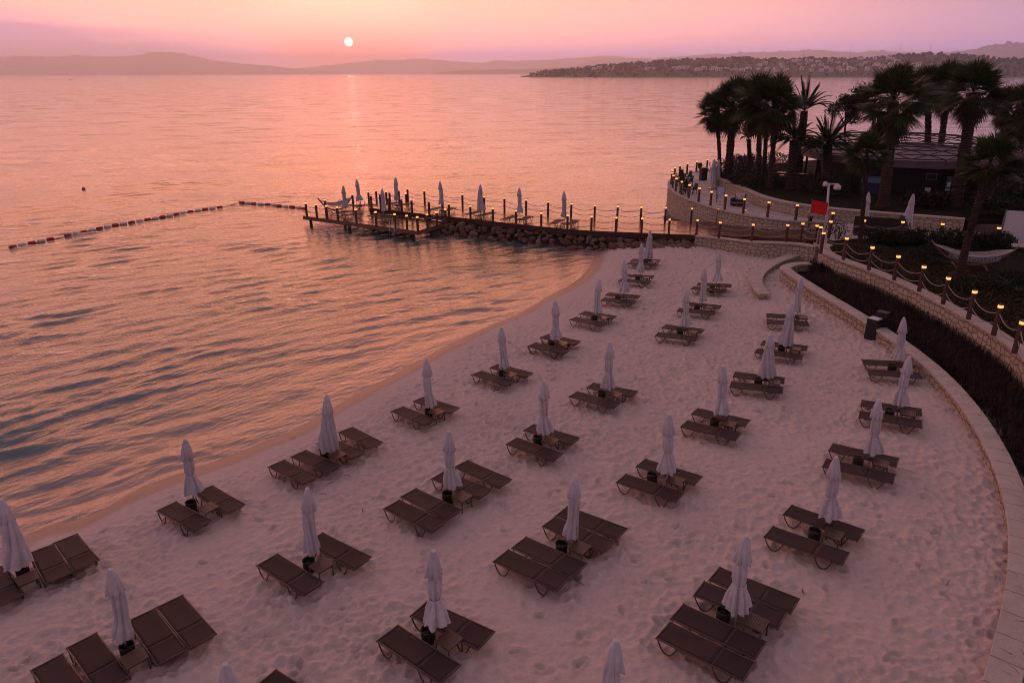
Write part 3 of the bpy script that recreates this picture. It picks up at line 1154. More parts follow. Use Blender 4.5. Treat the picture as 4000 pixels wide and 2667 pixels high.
# the parasol top of the third wall-row set, read in the window of its neighbours
SETS[3][1][2][1]['T'] = ((3000 + 968 / 2.24 - 3000) * 1.622, (1100 + 1035 / 2.24 - 1700) * 1.622)
STYLE_WORD = {'tied': 'tied with a flared skirt', 'slim': 'slim and tightly furled', 'cone': 'loosely furled into a cone'}


def build_beach():
    k = 0
    for row, sets in SETS:
        n = len(sets)
        for i, (W, d) in enumerate(sets):
            k += 1
            where = ordinal(i) + ' from the pier, ' + row
            T = W(d['T'])
            if d['P']:
                P = GS(*W(d['P']))
            else:
                z = 0.75
                for _ in range(8):
                    p = G(*T, z + 2.5)
                    z = sand_z(p.x, p.y)
                P = Vector((p.x, p.y, z))
            # height and lean from the surveyed top
            top = GY(*T, P.y)
            hgt = min(2.72, max(2.38, top.z - P.z))
            lean = max(-0.12, min(0.12, (top.x - P.x) / 2.5))
            ps = PARASOLS[d['s']]
            rz = (k * 2.399) % (2 * PI)
            place(ps[k % 3], P, rz, 'closed cream parasol, ' + STYLE_WORD[d['s']] + ', ' + where, 'closed parasols on the beach', hgt / 2.5, (lean, 0))
            az = None
            for side, q in d['L'].items():
                a = GS(*W(q[:2]), 0.345)
                b = GS(*W(q[2:]), 0.345)
                v = (b - a)
                az = math.atan2(v.y, v.x)
                c = (a + b) / 2
                LOUNGE_SPOTS.append((c.x, c.y))
                o = place(LOUNGER, (c.x, c.y, sand_z(c.x, c.y) - 0.012), az,
                          'brown mesh sun lounger, ' + side + ' of parasol ' + where, 'sun loungers on the beach')
                slope = (b.z - a.z) / max(v.length, .5)
                o.rotation_euler = (Matrix.Rotation(az, 3, 'Z') @ Matrix.Rotation(-math.atan(slope), 3, 'Y')).to_euler()
            if d['t']:
                c = GS(*W(d['t']), 0.42)
                place(TABLE, (c.x, c.y, c.z - .01), az + PI / 2, 'small slatted teak table beside parasol ' + where, 'slatted tables on the beach')
            if d['b']:
                c = GS(*W(d['b']), 0.15)
                place(BIN, (c.x, c.y, c.z - .05), k * 1.3, 'round black bin beside parasol ' + where, 'black bins on the beach')


build_beach()

for i_, (W_, q_) in enumerate([(WB, (800, 1030)), (WB, (660, 1095)), (WB, (590, 1195)), (WB, (330, 700)), (WA, (455, 402)), (WB, (930, 1330)), (WE, (520, 550)), (WE, (2225, 610)), (WH, (1145, 940)), (WH, (222, 995))]):
    p_ = GS(*W_(q_))
    r_ = random.Random(i_)
    m_ = MB()
    a_ = r_.uniform(0, 3.1)
    l_ = r_.uniform(.06, .15)
    m_.tube([(-l_ * math.cos(a_), -l_ * math.sin(a_), .03), (0, .03, .045), (l_ * math.cos(a_ + .2), l_ * math.sin(a_ + .2), .03)], [.007, .010, .005], 5)
    o_ = m_.build('twig', M['dark_frame'], None, True)
    o_.location = p_
    tag(o_, 'small dark twig washed up on the sand', 'twig', 'twigs scattered on the sand')

# ------------------------------------------------------------------ pier and bathing platform
UP_Z, LOW_Z = 1.2, 0.75
near_edge = [(-13.3, 66.3), (-11.5, 65.3), (-9.3, 64.0), (-7.4, 62.95), (-5.45, 61.95), (-3.5, 60.85), (-1.5, 59.7), (0.45, 58.6), (2.5, 57.5), (4.6, 56.45), (6.4, 55.85), (8.3, 55.4), (10.25, 55.0), (12.3, 54.55), (14.4, 54.15)]
far_edge = [(-10.4, 70.6), (-8.5, 69.3), (-6.6, 68.1), (-4.6, 67.0), (-2.5, 65.7), (-0.6, 64.9), (1.3, 63.9), (3.3, 62.9), (5.25, 61.9), (7.2, 61.0), (9.1, 60.55), (11.05, 60.15), (13.1, 59.85), (15.2, 59.45)]


def slab(name, poly, z0, z1, mat, parent):
    b = MB()
    b.prism(poly, z0, z1)
    return b.build(name, mat, parent)


def build_pier():
    pier = empty('pier', (0, 60, 0), 0, 'long wet timber pier on piles above a boulder bank', 'pier')
    off = Vector((0, 60, 0))
    poly = [(x, y - 60) for x, y in near_edge] + [(x, y - 60) for x, y in reversed(far_edge)]
    M['deck'] = plank_mat('wet deck boards', (0.075, 0.026, 0.014), (0.13, 0.05, 0.026), 0.145, 3, 0.20, R_(62), 0.4, 0.9)
    slab('deck', poly, UP_Z - 0.06, UP_Z, M['deck'], pier)
    f = MB()
    for edge, s in ((near_edge, 1), (far_edge, -1)):
        for (ax, ay), (bx, by) in zip(edge[:-1], edge[1:]):
            d = Vector((bx - ax, by - ay, 0))
            c = Vector(((ax + bx) / 2, (ay + by) / 2 - 60, UP_Z - 0.22))
            nrm = Vector((d.y, -d.x, 0)).normalized() * 0.03 * s
            f.box(c + nrm, (d.length + .02, 0.06, 0.36), math.atan2(d.y, d.x))
    a, b = Vector((*near_edge[0], 0)), Vector((*far_edge[0], 0))
    d = b - a
    f.box(((a.x + b.x) / 2 - .03, (a.y + b.y) / 2 - 60, UP_Z - .22), (d.length, .06, .36), math.atan2(d.y, d.x))
    f.build('fascia', M['fascia'], pier)
    for i in range(0, len(near_edge)):
        for e in (near_edge, far_edge):
            if i < len(e):
                p = MB()
                x, y = e[i]
                yy = y - 60 + (0.5 if e is near_edge else -0.5)
                p.tube([(x, yy, -1.8), (x, yy, UP_Z - .06)], 0.13, 8)
                p.build('pile', M['fascia'], pier, True)
    plat = empty('bathing_platform', (-10, 62, 0), 0, 'low timber bathing platform wrapped round the seaward end of the pier', 'platform')
    pl = [(-19.2, 64.85), (-7.85, 58.0), (-5.62, 61.82), (-13.42, 66.35), (-10.5, 70.75), (-13.95, 72.5)]
    M['deck_low'] = plank_mat('wet platform boards', (0.07, 0.026, 0.015), (0.12, 0.048, 0.027), 0.145, 3, 0.20, R_(62), 0.4, 0.9)
    slab('deck', [(x + 10, y - 62) for x, y in pl], LOW_Z - .06, LOW_Z, M['deck_low'], plat)
    f = MB()
    for i in (0, 1, 4, 5):
        (ax, ay), (bx, by) = pl[i], pl[(i + 1) % 6]
        d = Vector((bx - ax, by - ay, 0))
        nrm = Vector((d.y, -d.x, 0)).normalized() * .03
        f.box(Vector(((ax + bx) / 2 + 10, (ay + by) / 2 - 62, LOW_Z - .19)) + nrm, (d.length + .1, .06, .3), math.atan2(d.y, d.x))
    f.build('fascia', M['stand_wood'], plat)
    for x, y in ((-18.6, 64.9), (-14.5, 62.4), (-8.3, 58.8), (-6.4, 61.6), (-13.8, 71.8), (-16.3, 68.3), (-11.0, 70.5)):
        p = MB()
        p.tube([(x + 10, y - 62, -1.8), (x + 10, y - 62, LOW_Z - .06)], .14, 8)
        p.build('pile', M['fascia'], plat, True)


build_pier()

# ------------------------------------------------------------------ lit posts and ropes


def make_post(h, lit=True):
    root = empty('lit_post' if lit else 'timber_post', cat='post')
    w = 0.16
    p = MB()
    hp = h - (0.15 if lit else 0)
    p.box((0, 0, hp / 2), (w, w, hp))
    p.build('post', M['post_wood'], root, bevel=0.012)
    if lit:
        l = MB()
        l.box((0, 0, hp + .062), (w * .92, w * .92, .124))
        l.build('lamp', M['lamp'], root)
        c = MB()
        c.box((0, 0, h - .013), (w * 1.12, w * 1.12, .026))
        c.build('cap', M['cap'], root)
    return root


POST_A = make_post(1.25)
POST_B = make_post(1.38)
POST_U = make_post(1.1, False)


def rope_run(name, label, pts, levels, sag=0.22):
    root = empty('rope_barrier', pts[0], 0, label, 'rope')
    o = Vector(pts[0])
    for a, b in zip(pts[:-1], pts[1:]):
        a, b = Vector(a), Vector(b)
        for lv in levels:
            m = MB()
            q = []
            s = sag * min(1.3, (b - a).length / 2.1) * random.uniform(.8, 1.2)
            for j in range(11):
                t = j / 10
                p = a.lerp(b, t) - o
                q.append((p.x, p.y, p.z + lv - 4 * s * t * (1 - t)))
            m.tube(q, 0.021, 5, False)
            m.build('rope', M['rope'], root, True)


def post_run(proto, tops, W, zb, h, label, group, ropes=True, sub=None, rope_label=None, az=0.4):
    pts = []
    for i, t in enumerate(tops):
        w = W[i] if isinstance(W, list) else W
        z = zb[i] if isinstance(zb, list) else zb
        g = G(*w(t), z + h)
        pts.append(Vector((g.x, g.y, z)))
    for i, p in enumerate(pts):
        place(proto, p, az, label.format(ordinal(i)), group)
    if ropes:
        rope_run('rope', rope_label, pts, (h * .72, h * .36))
    return pts


near_tops = [(1535, 333), (1733, 353), (1940, 375), (2153, 397)]
near_tops4 = [(270, 418), (512, 440), (733, 450), (960, 460), (1198, 468), (1450, 478), (1707, 485)]
GP = 'lit posts along the pier'
pn = post_run(POST_A, near_tops + near_tops4, [P3] * 4 + [P4] * 7, UP_Z, 1.25,
              'lit timber post on the beach edge of the pier, {} from the platform', GP, True, None, 'double rope strung along the beach edge of the pier', R_(-18))
far3 = [(1155, 195), (1310, 212), (1475, 230), (1660, 245), (1860, 270), (2047, 280), (2247, 297)]
far4 = [(333, 315), (546, 333), (763, 350), (973, 357), (1190, 365), (1415, 370), (1655, 378), (1898, 385), (2148, 395)]
post_run(POST_A, far3 + far4 + [(1335, 378), (1697, 390)], [P3] * 7 + [P4] * 9 + [P7] * 2, UP_Z, 1.25,
         'lit timber post on the open-sea edge of the pier, {} from the seaward end', GP, True, None, 'double rope strung along the open-sea edge of the pier', R_(-18))
front = [(203, 515), (390, 540), (582, 567), (780, 590), (1122, 632), (1488, 678), (1838, 720), (2058, 745), (2255, 770)]
GPL = 'lit posts round the bathing platform'
a = post_run(POST_A, front, Q, LOW_Z, 1.25, 'lit timber post on the front edge of the bathing platform, {} from the left', GPL, False, None, None, R_(-30))
b = post_run(POST_A, [(1335, 432), (1423, 410), (1503, 385)], P3, LOW_Z, 1.25, 'lit timber post on the right side of the bathing platform, {} from its front corner', GPL, False, None, None, R_(-30))
rope_run('rope', 'double rope round the front and right side of the bathing platform', a[:7], (.9, .45))
rope_run('rope', 'double rope from the ladder to the right corner of the bathing platform', a[7:] + b, (.9, .45))
c = post_run(POST_A, [(557, 455), (1355, 308), (1497, 285), (1680, 300), (2047, 335)], Q, LOW_Z, 1.25,
             'lit timber post on the far edge of the bathing platform, {} from the left', GPL, False, None, None, R_(-30))
rope_run('rope', 'double rope along the left and far edge of the bathing platform', [a[0], c[0], c[0].lerp(c[1], .33), c[0].lerp(c[1], .66)], (.9, .45), .3)
rope_run('rope', 'double rope on the far corner of the bathing platform', c[1:], (.9, .45))
u = post_run(POST_U, [(1405, 408), (1730, 445), (1963, 468), (2150, 488), ((1100 + 1352 / 2.352 - 1150) * 4.704, (650 + 330 / 2.352 - 680) * 4.704)], Q, UP_Z, 1.1,
             'plain unlit timber post on the step above the bathing platform, {} from the left', 'unlit posts on the pier step', False, None, None, R_(-30))
rope_run('rope', 'double rope along the step above the bathing platform', u + [pn[0]], (.85, .42))
u2 = post_run(POST_U, [(1570, 375), (1745, 345), (1915, 310)], Q, UP_Z, 1.1,
              'plain unlit timber post on the seaward end of the pier, {} from the front', 'unlit posts on the pier end', False, None, None, R_(-30))
rope_run('rope', 'double rope across the seaward end of the pier', [u[0]] + u2, (.85, .42))
p = G(*Q((1195, 530)), LOW_Z)
place(POST_U, c[0].lerp(c[1], .62), R_(-30), 'plain unlit timber post on the far edge of the platform behind a parasol', 'unlit posts on the platform')


def make_ladder(loc, az, label):
    root = empty('pool_ladder', loc, az, label, 'ladder')
    for s in (-1, 1):
        m = MB()
        pts = [(-.55, s * .27, 0.0)] + [(-.55 + .45 * (1 - math.cos(PI * j / 8)) / 2 * 1.2, s * .27, .30 + .42 * math.sin(PI * j / 8)) for j in range(0, 9)] + [(.02, s * .27, -.2), (.12, s * .27, -1.1)]
        m.tube(pts, .024, 7)
        m.build('rail', M['steel'], root, True)
    for k in range(3):
        m = MB()
        m.tube([(.03 + .03 * k, -.27, -.3 - .28 * k), (.03 + .03 * k, .27, -.3 - .28 * k)], .022, 6)
        m.build('rung', M['steel'], root, True)


fa, fb = Vector((-19.2, 64.85, LOW_Z)), Vector((-7.85, 58.0, LOW_Z))
fd = (fb - fa).normalized()
la = G(*Q((1900, 960)), LOW_Z)
tl = (la - fa).dot(fd)
make_ladder(fa + fd * tl + Vector((fd.y, -fd.x, 0)) * .05, math.atan2(-fd.x, fd.y), 'steel bathing ladder on the front edge of the platform')
make_ladder(Vector(c[0].lerp(c[1], .80)) + Vector((-.25, .1, 0)), R_(150), 'steel bathing ladder on the far edge of the platform')

# pier parasols and loungers
PP = [  # window, T, P, z, style, loungers [(px,py,az)], table
    (Q, (895, 210), (935, 742), LOW_Z, 'tied', [((1060, 742), 0.42), ((960, 690), 0.42)], (1010, 690), 'front-left corner of the bathing platform'),
    (Q, (1140, 92), (1200, 600), LOW_Z, 'tied', [((1075, 575), -0.55), ((1330, 570), 0.25)], (1215, 565), 'far-left side of the bathing platform'),
    (Q, (1610, 268), (1640, 790), LOW_Z, 'slim', [((1700, 800), 0.30), ((1545, 760), 0.30)], (1700, 752), 'front-right part of the bathing platform'),
    (Q, (1855, 55), (1885, 590), UP_Z, 'slim', [((1770, 545), 0.9), ((2015, 560), 0.75)], (1850, 560), 'seaward end of the pier'),
    (P3, (1455, 137), (1470, 405), UP_Z, 'slim', [((1410, 388), 0.95), ((1530, 396), 1.1)], (1478, 400), 'pier, second from its seaward end'),
    (P3, (1825, 160), (1828, 452), UP_Z, 'cone', [((1765, 425), 1.0), ((1868, 440), 0.8)], (1825, 448), 'pier, middle of the timber walkway'),
    (P4, (67, 197), (74, 488), UP_Z, 'tied', [((-22, 470), 1.05), ((125, 475), 1.1)], (74, 482), 'pier, second from the stone wall'),
    (P4, (478, 225), (480, 530), UP_Z, 'slim', [((408, 508), 1.15), ((562, 512), 1.25)], (478, 522), 'pier, nearest to the stone wall'),
]
for i, (W, T, P, z, st, Ls, t, where) in enumerate(PP):
    P = G(*W(P), z)
    top = GY(*W(T), P.y)
    hgt = min(2.7, max(2.3, top.z - P.z))
    place(PARASOLS[st][(i + 1) % 3], P, i * 1.7, 'closed cream parasol on the ' + where, 'closed parasols on the pier', hgt / 2.5, (max(-.08, min(.08, (top.x - P.x) / 2.5)), 0))
    for j, (q, az) in enumerate(Ls):
        c_ = G(*W(q), z + .34)
        place(LOUNGER, (c_.x, c_.y, z), az, 'brown mesh sun lounger ' + ('left' if (j == 0) == (Ls[0][0][0] < Ls[1][0][0]) else 'right') + ' of the parasol on the ' + where, 'sun loungers on the pier')
    c_ = G(*W(t), z + .42)
    place(TABLE, (c_.x, c_.y, z), 0.5, 'small slatted teak table by the parasol on the ' + where, 'slatted tables on the pier')

# ------------------------------------------------------------------ boulders under the pier


def make_boulder(seed):
    r = np.random.default_rng(seed)
    n1, n2 = 9, 14
    V, Fc = [], []
    ax = r.normal(size=(9, 3))
    ax /= np.linalg.norm(ax, axis=1)[:, None]
    cut = r.uniform(.62, .95, 9)
    sc_ = np.array([1.0, r.uniform(.7, .95), r.uniform(.6, .85)])
    for i in range(n1 + 1):
        for j in range(n2):
            th, ph = PI * i / n1, 2 * PI * j / n2
            d = np.array([math.sin(th) * math.cos(ph), math.sin(th) * math.sin(ph), math.cos(th)])
            rad = 1.0
            for a_, c_ in zip(ax, cut):
                dd = float(d @ a_)
                if dd > 0.01:
                    rad = min(rad, c_ / dd)
            V.append(tuple(d * rad * sc_))
    for i in range(n1):
        for j in range(n2):
            Fc.append((i * n2 + j, (i + 1) * n2 + j, (i + 1) * n2 + (j + 1) % n2, i * n2 + (j + 1) % n2))
    b = MB()
    b.add(V, Fc)
    o = b.build('boulder', M['rock'], None, True)
    tag(o, 'rough boulder in the bank piled under the pier', 'boulder', 'boulders banked under the pier')
    return o


BOULDERS = [make_boulder(s) for s in range(8)]


mound = MB()  # added dark mound that blocks bright sea glints between the boulders
_e = [Vector((x, y, 0)) for x, y in near_edge[4:]]
_r = random.Random(31)
for i_, p_ in enumerate(_e):
    d_ = (_e[min(i_ + 1, len(_e) - 1)] - _e[max(i_ - 1, 0)]).normalized()
    n_ = Vector((d_.y, -d_.x, 0))
    for o_, z_ in ((-4.2, -1.2), (-2.6, .15), (-1.2, .5), (.2, .42), (1.2, .05), (2.2, -.8)):
        q_ = p_ + n_ * (o_ + _r.uniform(-.15, .15))
        mound.v.append((q_.x, q_.y, z_ + _r.uniform(-.06, .06)))
for i_ in range(len(_e) - 1):
    for j_ in range(5):
        a_ = i_ * 6 + j_
        mound.f.append((a_, a_ + 1, a_ + 7, a_ + 6))
M['glint_block'] = simple('dark glint blocker', (0.045, 0.030, 0.025), 0.8, 0.5, 3.0, 0.9, 0.2, 0, 0, 0.12)
tag(mound.build('glint_block_mound', M['glint_block'], None, True), kind='structure')


def build_boulders():
    r = random.Random(3)
    edge = [Vector((x, y, 0)) for x, y in near_edge[4:]]
    cum = [0.0]
    for a_, b_ in zip(edge[:-1], edge[1:]):
        cum.append(cum[-1] + (b_ - a_).length)
    pts = []
    tries = 0
    while len(pts) < 235 and tries < 20000:
        tries += 1
        s = r.uniform(-.5, cum[-1] - .1)
        off = r.uniform(-1.6, 2.0)
        i = max(0, min(len(edge) - 2, next((k for k in range(len(cum) - 1) if cum[k + 1] > s), len(edge) - 2)))
        d = (edge[i + 1] - edge[i]).normalized()
        p = edge[i] + d * (s - cum[i]) + Vector((d.y, -d.x, 0)) * off
        rad = r.uniform(.22, .46)
        z0 = max(-0.1, sand_z(p.x, p.y)) if off > 1.2 else 0.05
        z = z0 + max(0, 0.62 - 0.36 * max(off, 0)) + r.uniform(-.12, .1)
        q = Vector((p.x, p.y, min(z, 0.72 - rad * .4)))
        if all((q - o).length > 0.72 * (rad + ro) for o, ro in pts):
            pts.append((q, rad))
    for i, (q, rad) in enumerate(pts):
        src = BOULDERS[i % 8]
        o = src if i < 8 else src.copy()
        if i >= 8:
            COL.objects.link(o)
        o.location = q
        o.scale = (rad * r.uniform(.9, 1.25), rad, rad * r.uniform(.85, 1.1))
        o.rotation_euler = (r.uniform(-.5, .5), r.uniform(-.5, .5), r.uniform(0, 6.28))
    for i in range(9):
        src = BOULDERS[(i * 3) % 8].copy()
        COL.objects.link(src)
        g = G(*P4((1440 + 22 * i, 478 + 5 * i)), 0.1)
        src.location = g + Vector((-.3, -.2, 0))
        rad = r.uniform(.25, .45)
        src.scale = (rad, rad, rad * .8)
        src['label'] = 'rough boulder at the foot of the curved terrace wall in the sea'
        src['group'] = 'boulders below the terrace wall'


build_boulders()

# ------------------------------------------------------------------ buoy line


def build_buoys():
    root = empty('buoy_line', G(*(860, 855)), 0, 'bathing line of red and white floats bent across the sea', 'buoy line')
    o = root.location.copy()
    def zig(a, b, n, first, out, bend):
        a, b = Vector(a), Vector(b)
        d = b - a
        nrm = Vector((-d.y, d.x, 0)).normalized()
        for i in range(n + 1):
            t = i / n
            out.append(a + d * t + nrm * bend * math.sin(PI * t) + nrm * 0.12 * math.sin(5 * t * PI + 1))
    pts = []
    zig(G(35, 972), G(870, 810), 27, 0, pts, 0.9)
    p2 = []
    zig(G(930, 793), G(1200, 818), 11, 0, p2, 0.25)
    m = MB()
    m.tube([tuple(p - o + Vector((0, 0, .01))) for p in pts + p2], .03, 5)
    m.build('rope', M['rope'], root, True)
    for chain in (pts, p2):
        for i, (a_, b_) in enumerate(zip(chain[:-1], chain[1:])):
            if chain is pts and i in (4, 5):
                if i == 5:
                    continue
            d = (b_ - a_)
            mm = MB()
            L = min(d.length * .74, 1.35)
            c_ = (a_ + b_) / 2 - o
            u_ = d.normalized()
            q = [c_ + u_ * (L * (t - .5)) + Vector((0, 0, .05)) for t in (0, .06, .5, .94, 1)]
            mm.tube([tuple(x) for x in q], [.07, .155, .16, .155, .07], 9)
            fl = mm.build('float', M['red'] if i % 2 == 0 else M['float_white'], root, True)
            fl['label'] = 'red float' if i % 2 == 0 else 'white float'
    g = G(327, 740)
    b = empty('mooring_buoy', g, 0, 'small dark round buoy alone on the open water', 'buoy')
    m = MB()
    m.lathe([(0.001, -.15), (.14, -.1), (.2, .05), (.16, .2), (.001, .26)], 12)
    m.build('ball', M['red'], b, True)
    m = MB()
    m.lathe([(.03, .24), (.03, .4), (.001, .4)], 8)
    m.build('ring', M['steel'], b, True)


build_buoys()

# ------------------------------------------------------------------ hammocks


def make_hammock(loc, az, L, label, lift=1.25):
    root = empty('hammock', loc, az, label, 'hammock')
    s = MB()
    pts = []
    for j in range(17):
        t = j / 16 * 2 - 1
        pts.append((t * L / 2, 0, 0.16 + lift * abs(t) ** 2.2))
    s.tube(pts, [0.055 + 0.02 * (1 - abs(j / 8 - 1)) for j in range(17)], 7)
    for x in (-L * .18, L * .18):
        s.tube([(x, -.75, .06), (x, 0, .13), (x, .75, .06)], .05, 6)
    s.build('stand', M['stand_wood'], root, True)
    # netted cloth of crossing cords
    a_ = L / 2 - .12

    def bed(u_, v):
        wid = .62 * (1 - max(0, (abs(u_) - .62) / .38) ** 1.2) + .012
        zc = lift * .92 * (0.52 + .46 * abs(u_) ** 2.0) + .12
        return (u_ * a_, v * wid, zc + .10 * v * v * wid - .02)
    b = MB()
    for j in range(17):
        v = j / 16 * 2 - 1
        b.tube([bed(i / 20 * 2 - 1, v) for i in range(21)], .013 if j % 16 else .022, 4, False)
    for i in range(23):
        u_ = (i / 22 * 2 - 1) * .62
        b.tube([bed(u_, j / 6 * 2 - 1) for j in range(7)], .012, 4, False)
    for s_ in (-1, 1):
        b.tube([bed(s_ * .62, -1.08), bed(s_ * .62, 0), bed(s_ * .62, 1.08)], .022, 5)
    b.build('net', M['net'], root, True)
    # fringe on both long edges
    n = 60
    r = np.random.default_rng(9)
    for s_ in (-1, 1):
        P = np.zeros((n, 3, 3))
        Wv = np.zeros_like(P)
        for i in range(n):
            u_ = (i / (n - 1) * 2 - 1) * .62
            zc = lift * .92 * (0.52 + .46 * abs(u_) ** 2.0) + .12 + .06
            for q in range(3):
                P[i, q] = (u_ * a_ + r.normal(0, .01), s_ * .62 + s_ * .02 * q, zc - .16 * q - .02)
                Wv[i, q] = (.014 * (1 - .3 * q), 0, 0)
        V, Fq = strips(P, Wv)
        npmesh('fringe', V, Fq, M['net'], root)
    return root


make_hammock(G(*Q((775, 690)), LOW_Z), R_(28), 3.3, 'white netted hammock on a curved timber stand on the bathing platform')
make_hammock(G(*P8((1530, 900)), 2.45), R_(-22), 4.3, 'white fringed hammock on a curved stand beside the leaning garden palm')

# ------------------------------------------------------------------ stone walls


def wall(name, label, path, thick, zbot, side, capo=0.05, caph=0.09, ends=True):
    """path: list of (x,y,ztop) of the visible outer face; the body extends `thick` to `side` (+1 = left of travel)"""
    path = [Vector(p) for p in path]
    n = len(path)
    root = empty(name, (path[0].x, path[0].y, 0), 0, label, 'wall')
    o = Vector((path[0].x, path[0].y, 0))
    nr = []
    for i in range(n):
        a_, b_ = path[max(i - 1, 0)], path[min(i + 1, n - 1)]
        d = Vector((b_.x - a_.x, b_.y - a_.y, 0)).normalized()
        nr.append(Vector((-d.y, d.x, 0)) * side)
    V, UV, Fc = [], [], []
    s = 0.0
    sl = [0.0]
    for a_, b_ in zip(path[:-1], path[1:]):
        s += math.hypot(b_.x - a_.x, b_.y - a_.y)
        sl.append(s)
    zb = zbot if callable(zbot) else (lambda x, y: zbot)
    for i, p in enumerate(path):
        q = p + nr[i] * thick
        z0 = zb(p.x, p.y)
        zt = p.z - caph
        for (x, y, z, u_) in ((p.x, p.y, z0, sl[i]), (p.x, p.y, zt, sl[i]), (q.x, q.y, zt, sl[i] + 40), (q.x, q.y, z0, sl[i] + 40)):
            V.append((x - o.x, y - o.y, z))
            UV.append((u_, z))
    for i in range(n - 1):
        a_, b_ = i * 4, (i + 1) * 4
        for k in range(3):
            f = (a_ + k, b_ + k, b_ + k + 1, a_ + k + 1)
            Fc.append(f if side > 0 else tuple(reversed(f)))
    Fc.append((0, 1, 2, 3) if side > 0 else (3, 2, 1, 0))
    e = (n - 1) * 4
    Fc.append((e + 3, e + 2, e + 1, e) if side > 0 else (e, e + 1, e + 2, e + 3))
    # end faces get their own verts so that their texture runs across the wall
    for fi, base in ((-2, 0), (-1, e)):
        f = Fc[fi]
        vs = [V[k] for k in f]
        bidx = len(V)
        V += vs
        for k in f:
            UV.append((UV[k][0] if (k - base) in (0, 1) else UV[base][0] + thick, UV[k][1]))
        Fc[fi] = (bidx, bidx + 1, bidx + 2, bidx + 3)
    npmesh('masonry', np.array(V), np.array(Fc), M['stone'], root, False, np.array(UV))
    c_ = MB()
    ring = []
    for i, p in enumerate(path):
        a_ = p - nr[i] * capo - o
        b_ = p + nr[i] * (thick + capo) - o
        ring.append((a_, b_))
        for (q, z) in ((a_, p.z - caph), (a_, p.z - .012), (a_ + nr[i] * .015, p.z), (b_ - nr[i] * .015, p.z), (b_, p.z - .012), (b_, p.z - caph)):
            c_.v.append((q.x, q.y, z))
    for i in range(n - 1):
        for k in range(6):
            a_, b_ = i * 6, (i + 1) * 6
            k2 = (k + 1) % 6
            f = (a_ + k, b_ + k, b_ + k2, a_ + k2)
            c_.f.append(f if side > 0 else tuple(reversed(f)))
    c_.f.append(tuple(range(6)) if side > 0 else tuple(reversed(range(6))))
    e = (n - 1) * 6
    c_.f.append(tuple(reversed(range(e, e + 6))) if side > 0 else tuple(range(e, e + 6)))
    co = c_.build('coping', M['coping'], root)
    ul = co.data.uv_layers.new(name='UVMap')
    for lp in co.data.loops:
        vi = lp.vertex_index
        ul.data[lp.index].uv = (sl[vi // 6], (vi % 6) * .1)
    return root


def surveyed(pts, W, z, m=4):
    out = []
    for i, p in enumerate(pts):
        w = W[i] if isinstance(W, list) else W
        zz = z[i] if isinstance(z, list) else z
        out.append(G(*w(p), zz))
    return catmull(out, m)


UPZ = 2.5
LOWZ = 1.72
GARD = 2.42
# low planter wall along the sand
lw = [(1800, 625), (1850, 655), (1980, 730), (2080, 795), (2150, 850), (2220, 930), (2270, 1020), (2310, 1110), (2330, 1200), (2330, 1300), (2310, 1400), (2280, 1500), (2262, 1568)]
lpts = [G(*WD(p), LOWZ) for p in lw]
# smooth the survey a little
for _ in range(2):
    lpts = [lpts[0]] + [(lpts[i - 1] + lpts[i] * 2 + lpts[i + 1]) / 4 for i in range(1, len(lpts) - 1)] + [lpts[-1]]
lpts = [Vector((18.9, 43.7, LOWZ)), Vector((18.0, 43.6, LOWZ)), Vector((17.1, 43.0, LOWZ)), Vector((16.62, 41.9, LOWZ))] + lpts[1:] + [Vector((8.0, 9.0, LOWZ)), Vector((5.5, 6.6, LOWZ)), Vector((1.0, 3.4, LOWZ))]
low_path = catmull(lpts, 5)
wall('stone_wall', 'low curved stone wall between the sand and the purple grass bed', low_path, 0.52, lambda x, y: sand_z(x, y) - .25, 1)
# upper retaining wall with the posts
uw = [P7((1830, 850))] + [P8(p) for p in [(0, 755), (245, 825), (500, 925), (760, 1025), (1020, 1145), (1260, 1275), (1520, 1425), (1780, 1570)]] + [(4000, 1448)]
upts = [G(*p, UPZ) for p in uw]
upts[0] = Vector((19.9, 44.7, UPZ))
upts[-1] = Vector((20.4, 26.4, UPZ))
upts += [Vector((19.5, 23.4, UPZ)), Vector((18.2, 20.3, UPZ)), Vector((16.4, 17.0, UPZ)), Vector((14.2, 13.6, UPZ)), Vector((11, 9.5, UPZ)), Vector((6, 5, UPZ))]
for _ in range(1):
    upts = [upts[0]] + [(upts[i - 1] + upts[i] * 2 + upts[i + 1]) / 4 for i in range(1, len(upts) - 1)] + [upts[-1]]
up_path = catmull([Vector((20.6, 45.6, UPZ))] + upts, 5)
wall('stone_wall', 'tall curved stone retaining wall carrying lit posts above the purple grass', up_path, 0.55, 1.2, 1)
# wall under the landward end of the pier
pw = [(362, 690), (500, 702), (680, 722), (900, 748), (1100, 768), (1350, 775), (1590, 787), (1700, 800), (1840, 822)]
pz = [1.33, 1.38, 1.48, 1.62, 1.74, 1.86, 1.96, 2.0, 2.06]
pw_path = surveyed(pw, P7, pz, 4)
wall('stone_wall', 'stone wall under the landward end of the pier beside the boulders', pw_path, 0.42, lambda x, y: sand_z(x, y) - .3, 1)
# curved bench wall
bo = surveyed([(1640, 880), (1590, 895), (1420, 945), (1260, 1010), (1130, 1090), (1060, 1180), (1056, 1270), (1100, 1350), (1150, 1400)], P7, 1.22, 5)
wall('stone_bench', 'low curved stone bench wall with broad pale top standing on the sand', bo, 0.62, lambda x, y: sand_z(x, y) - .25, 1, 0.04, 0.1)

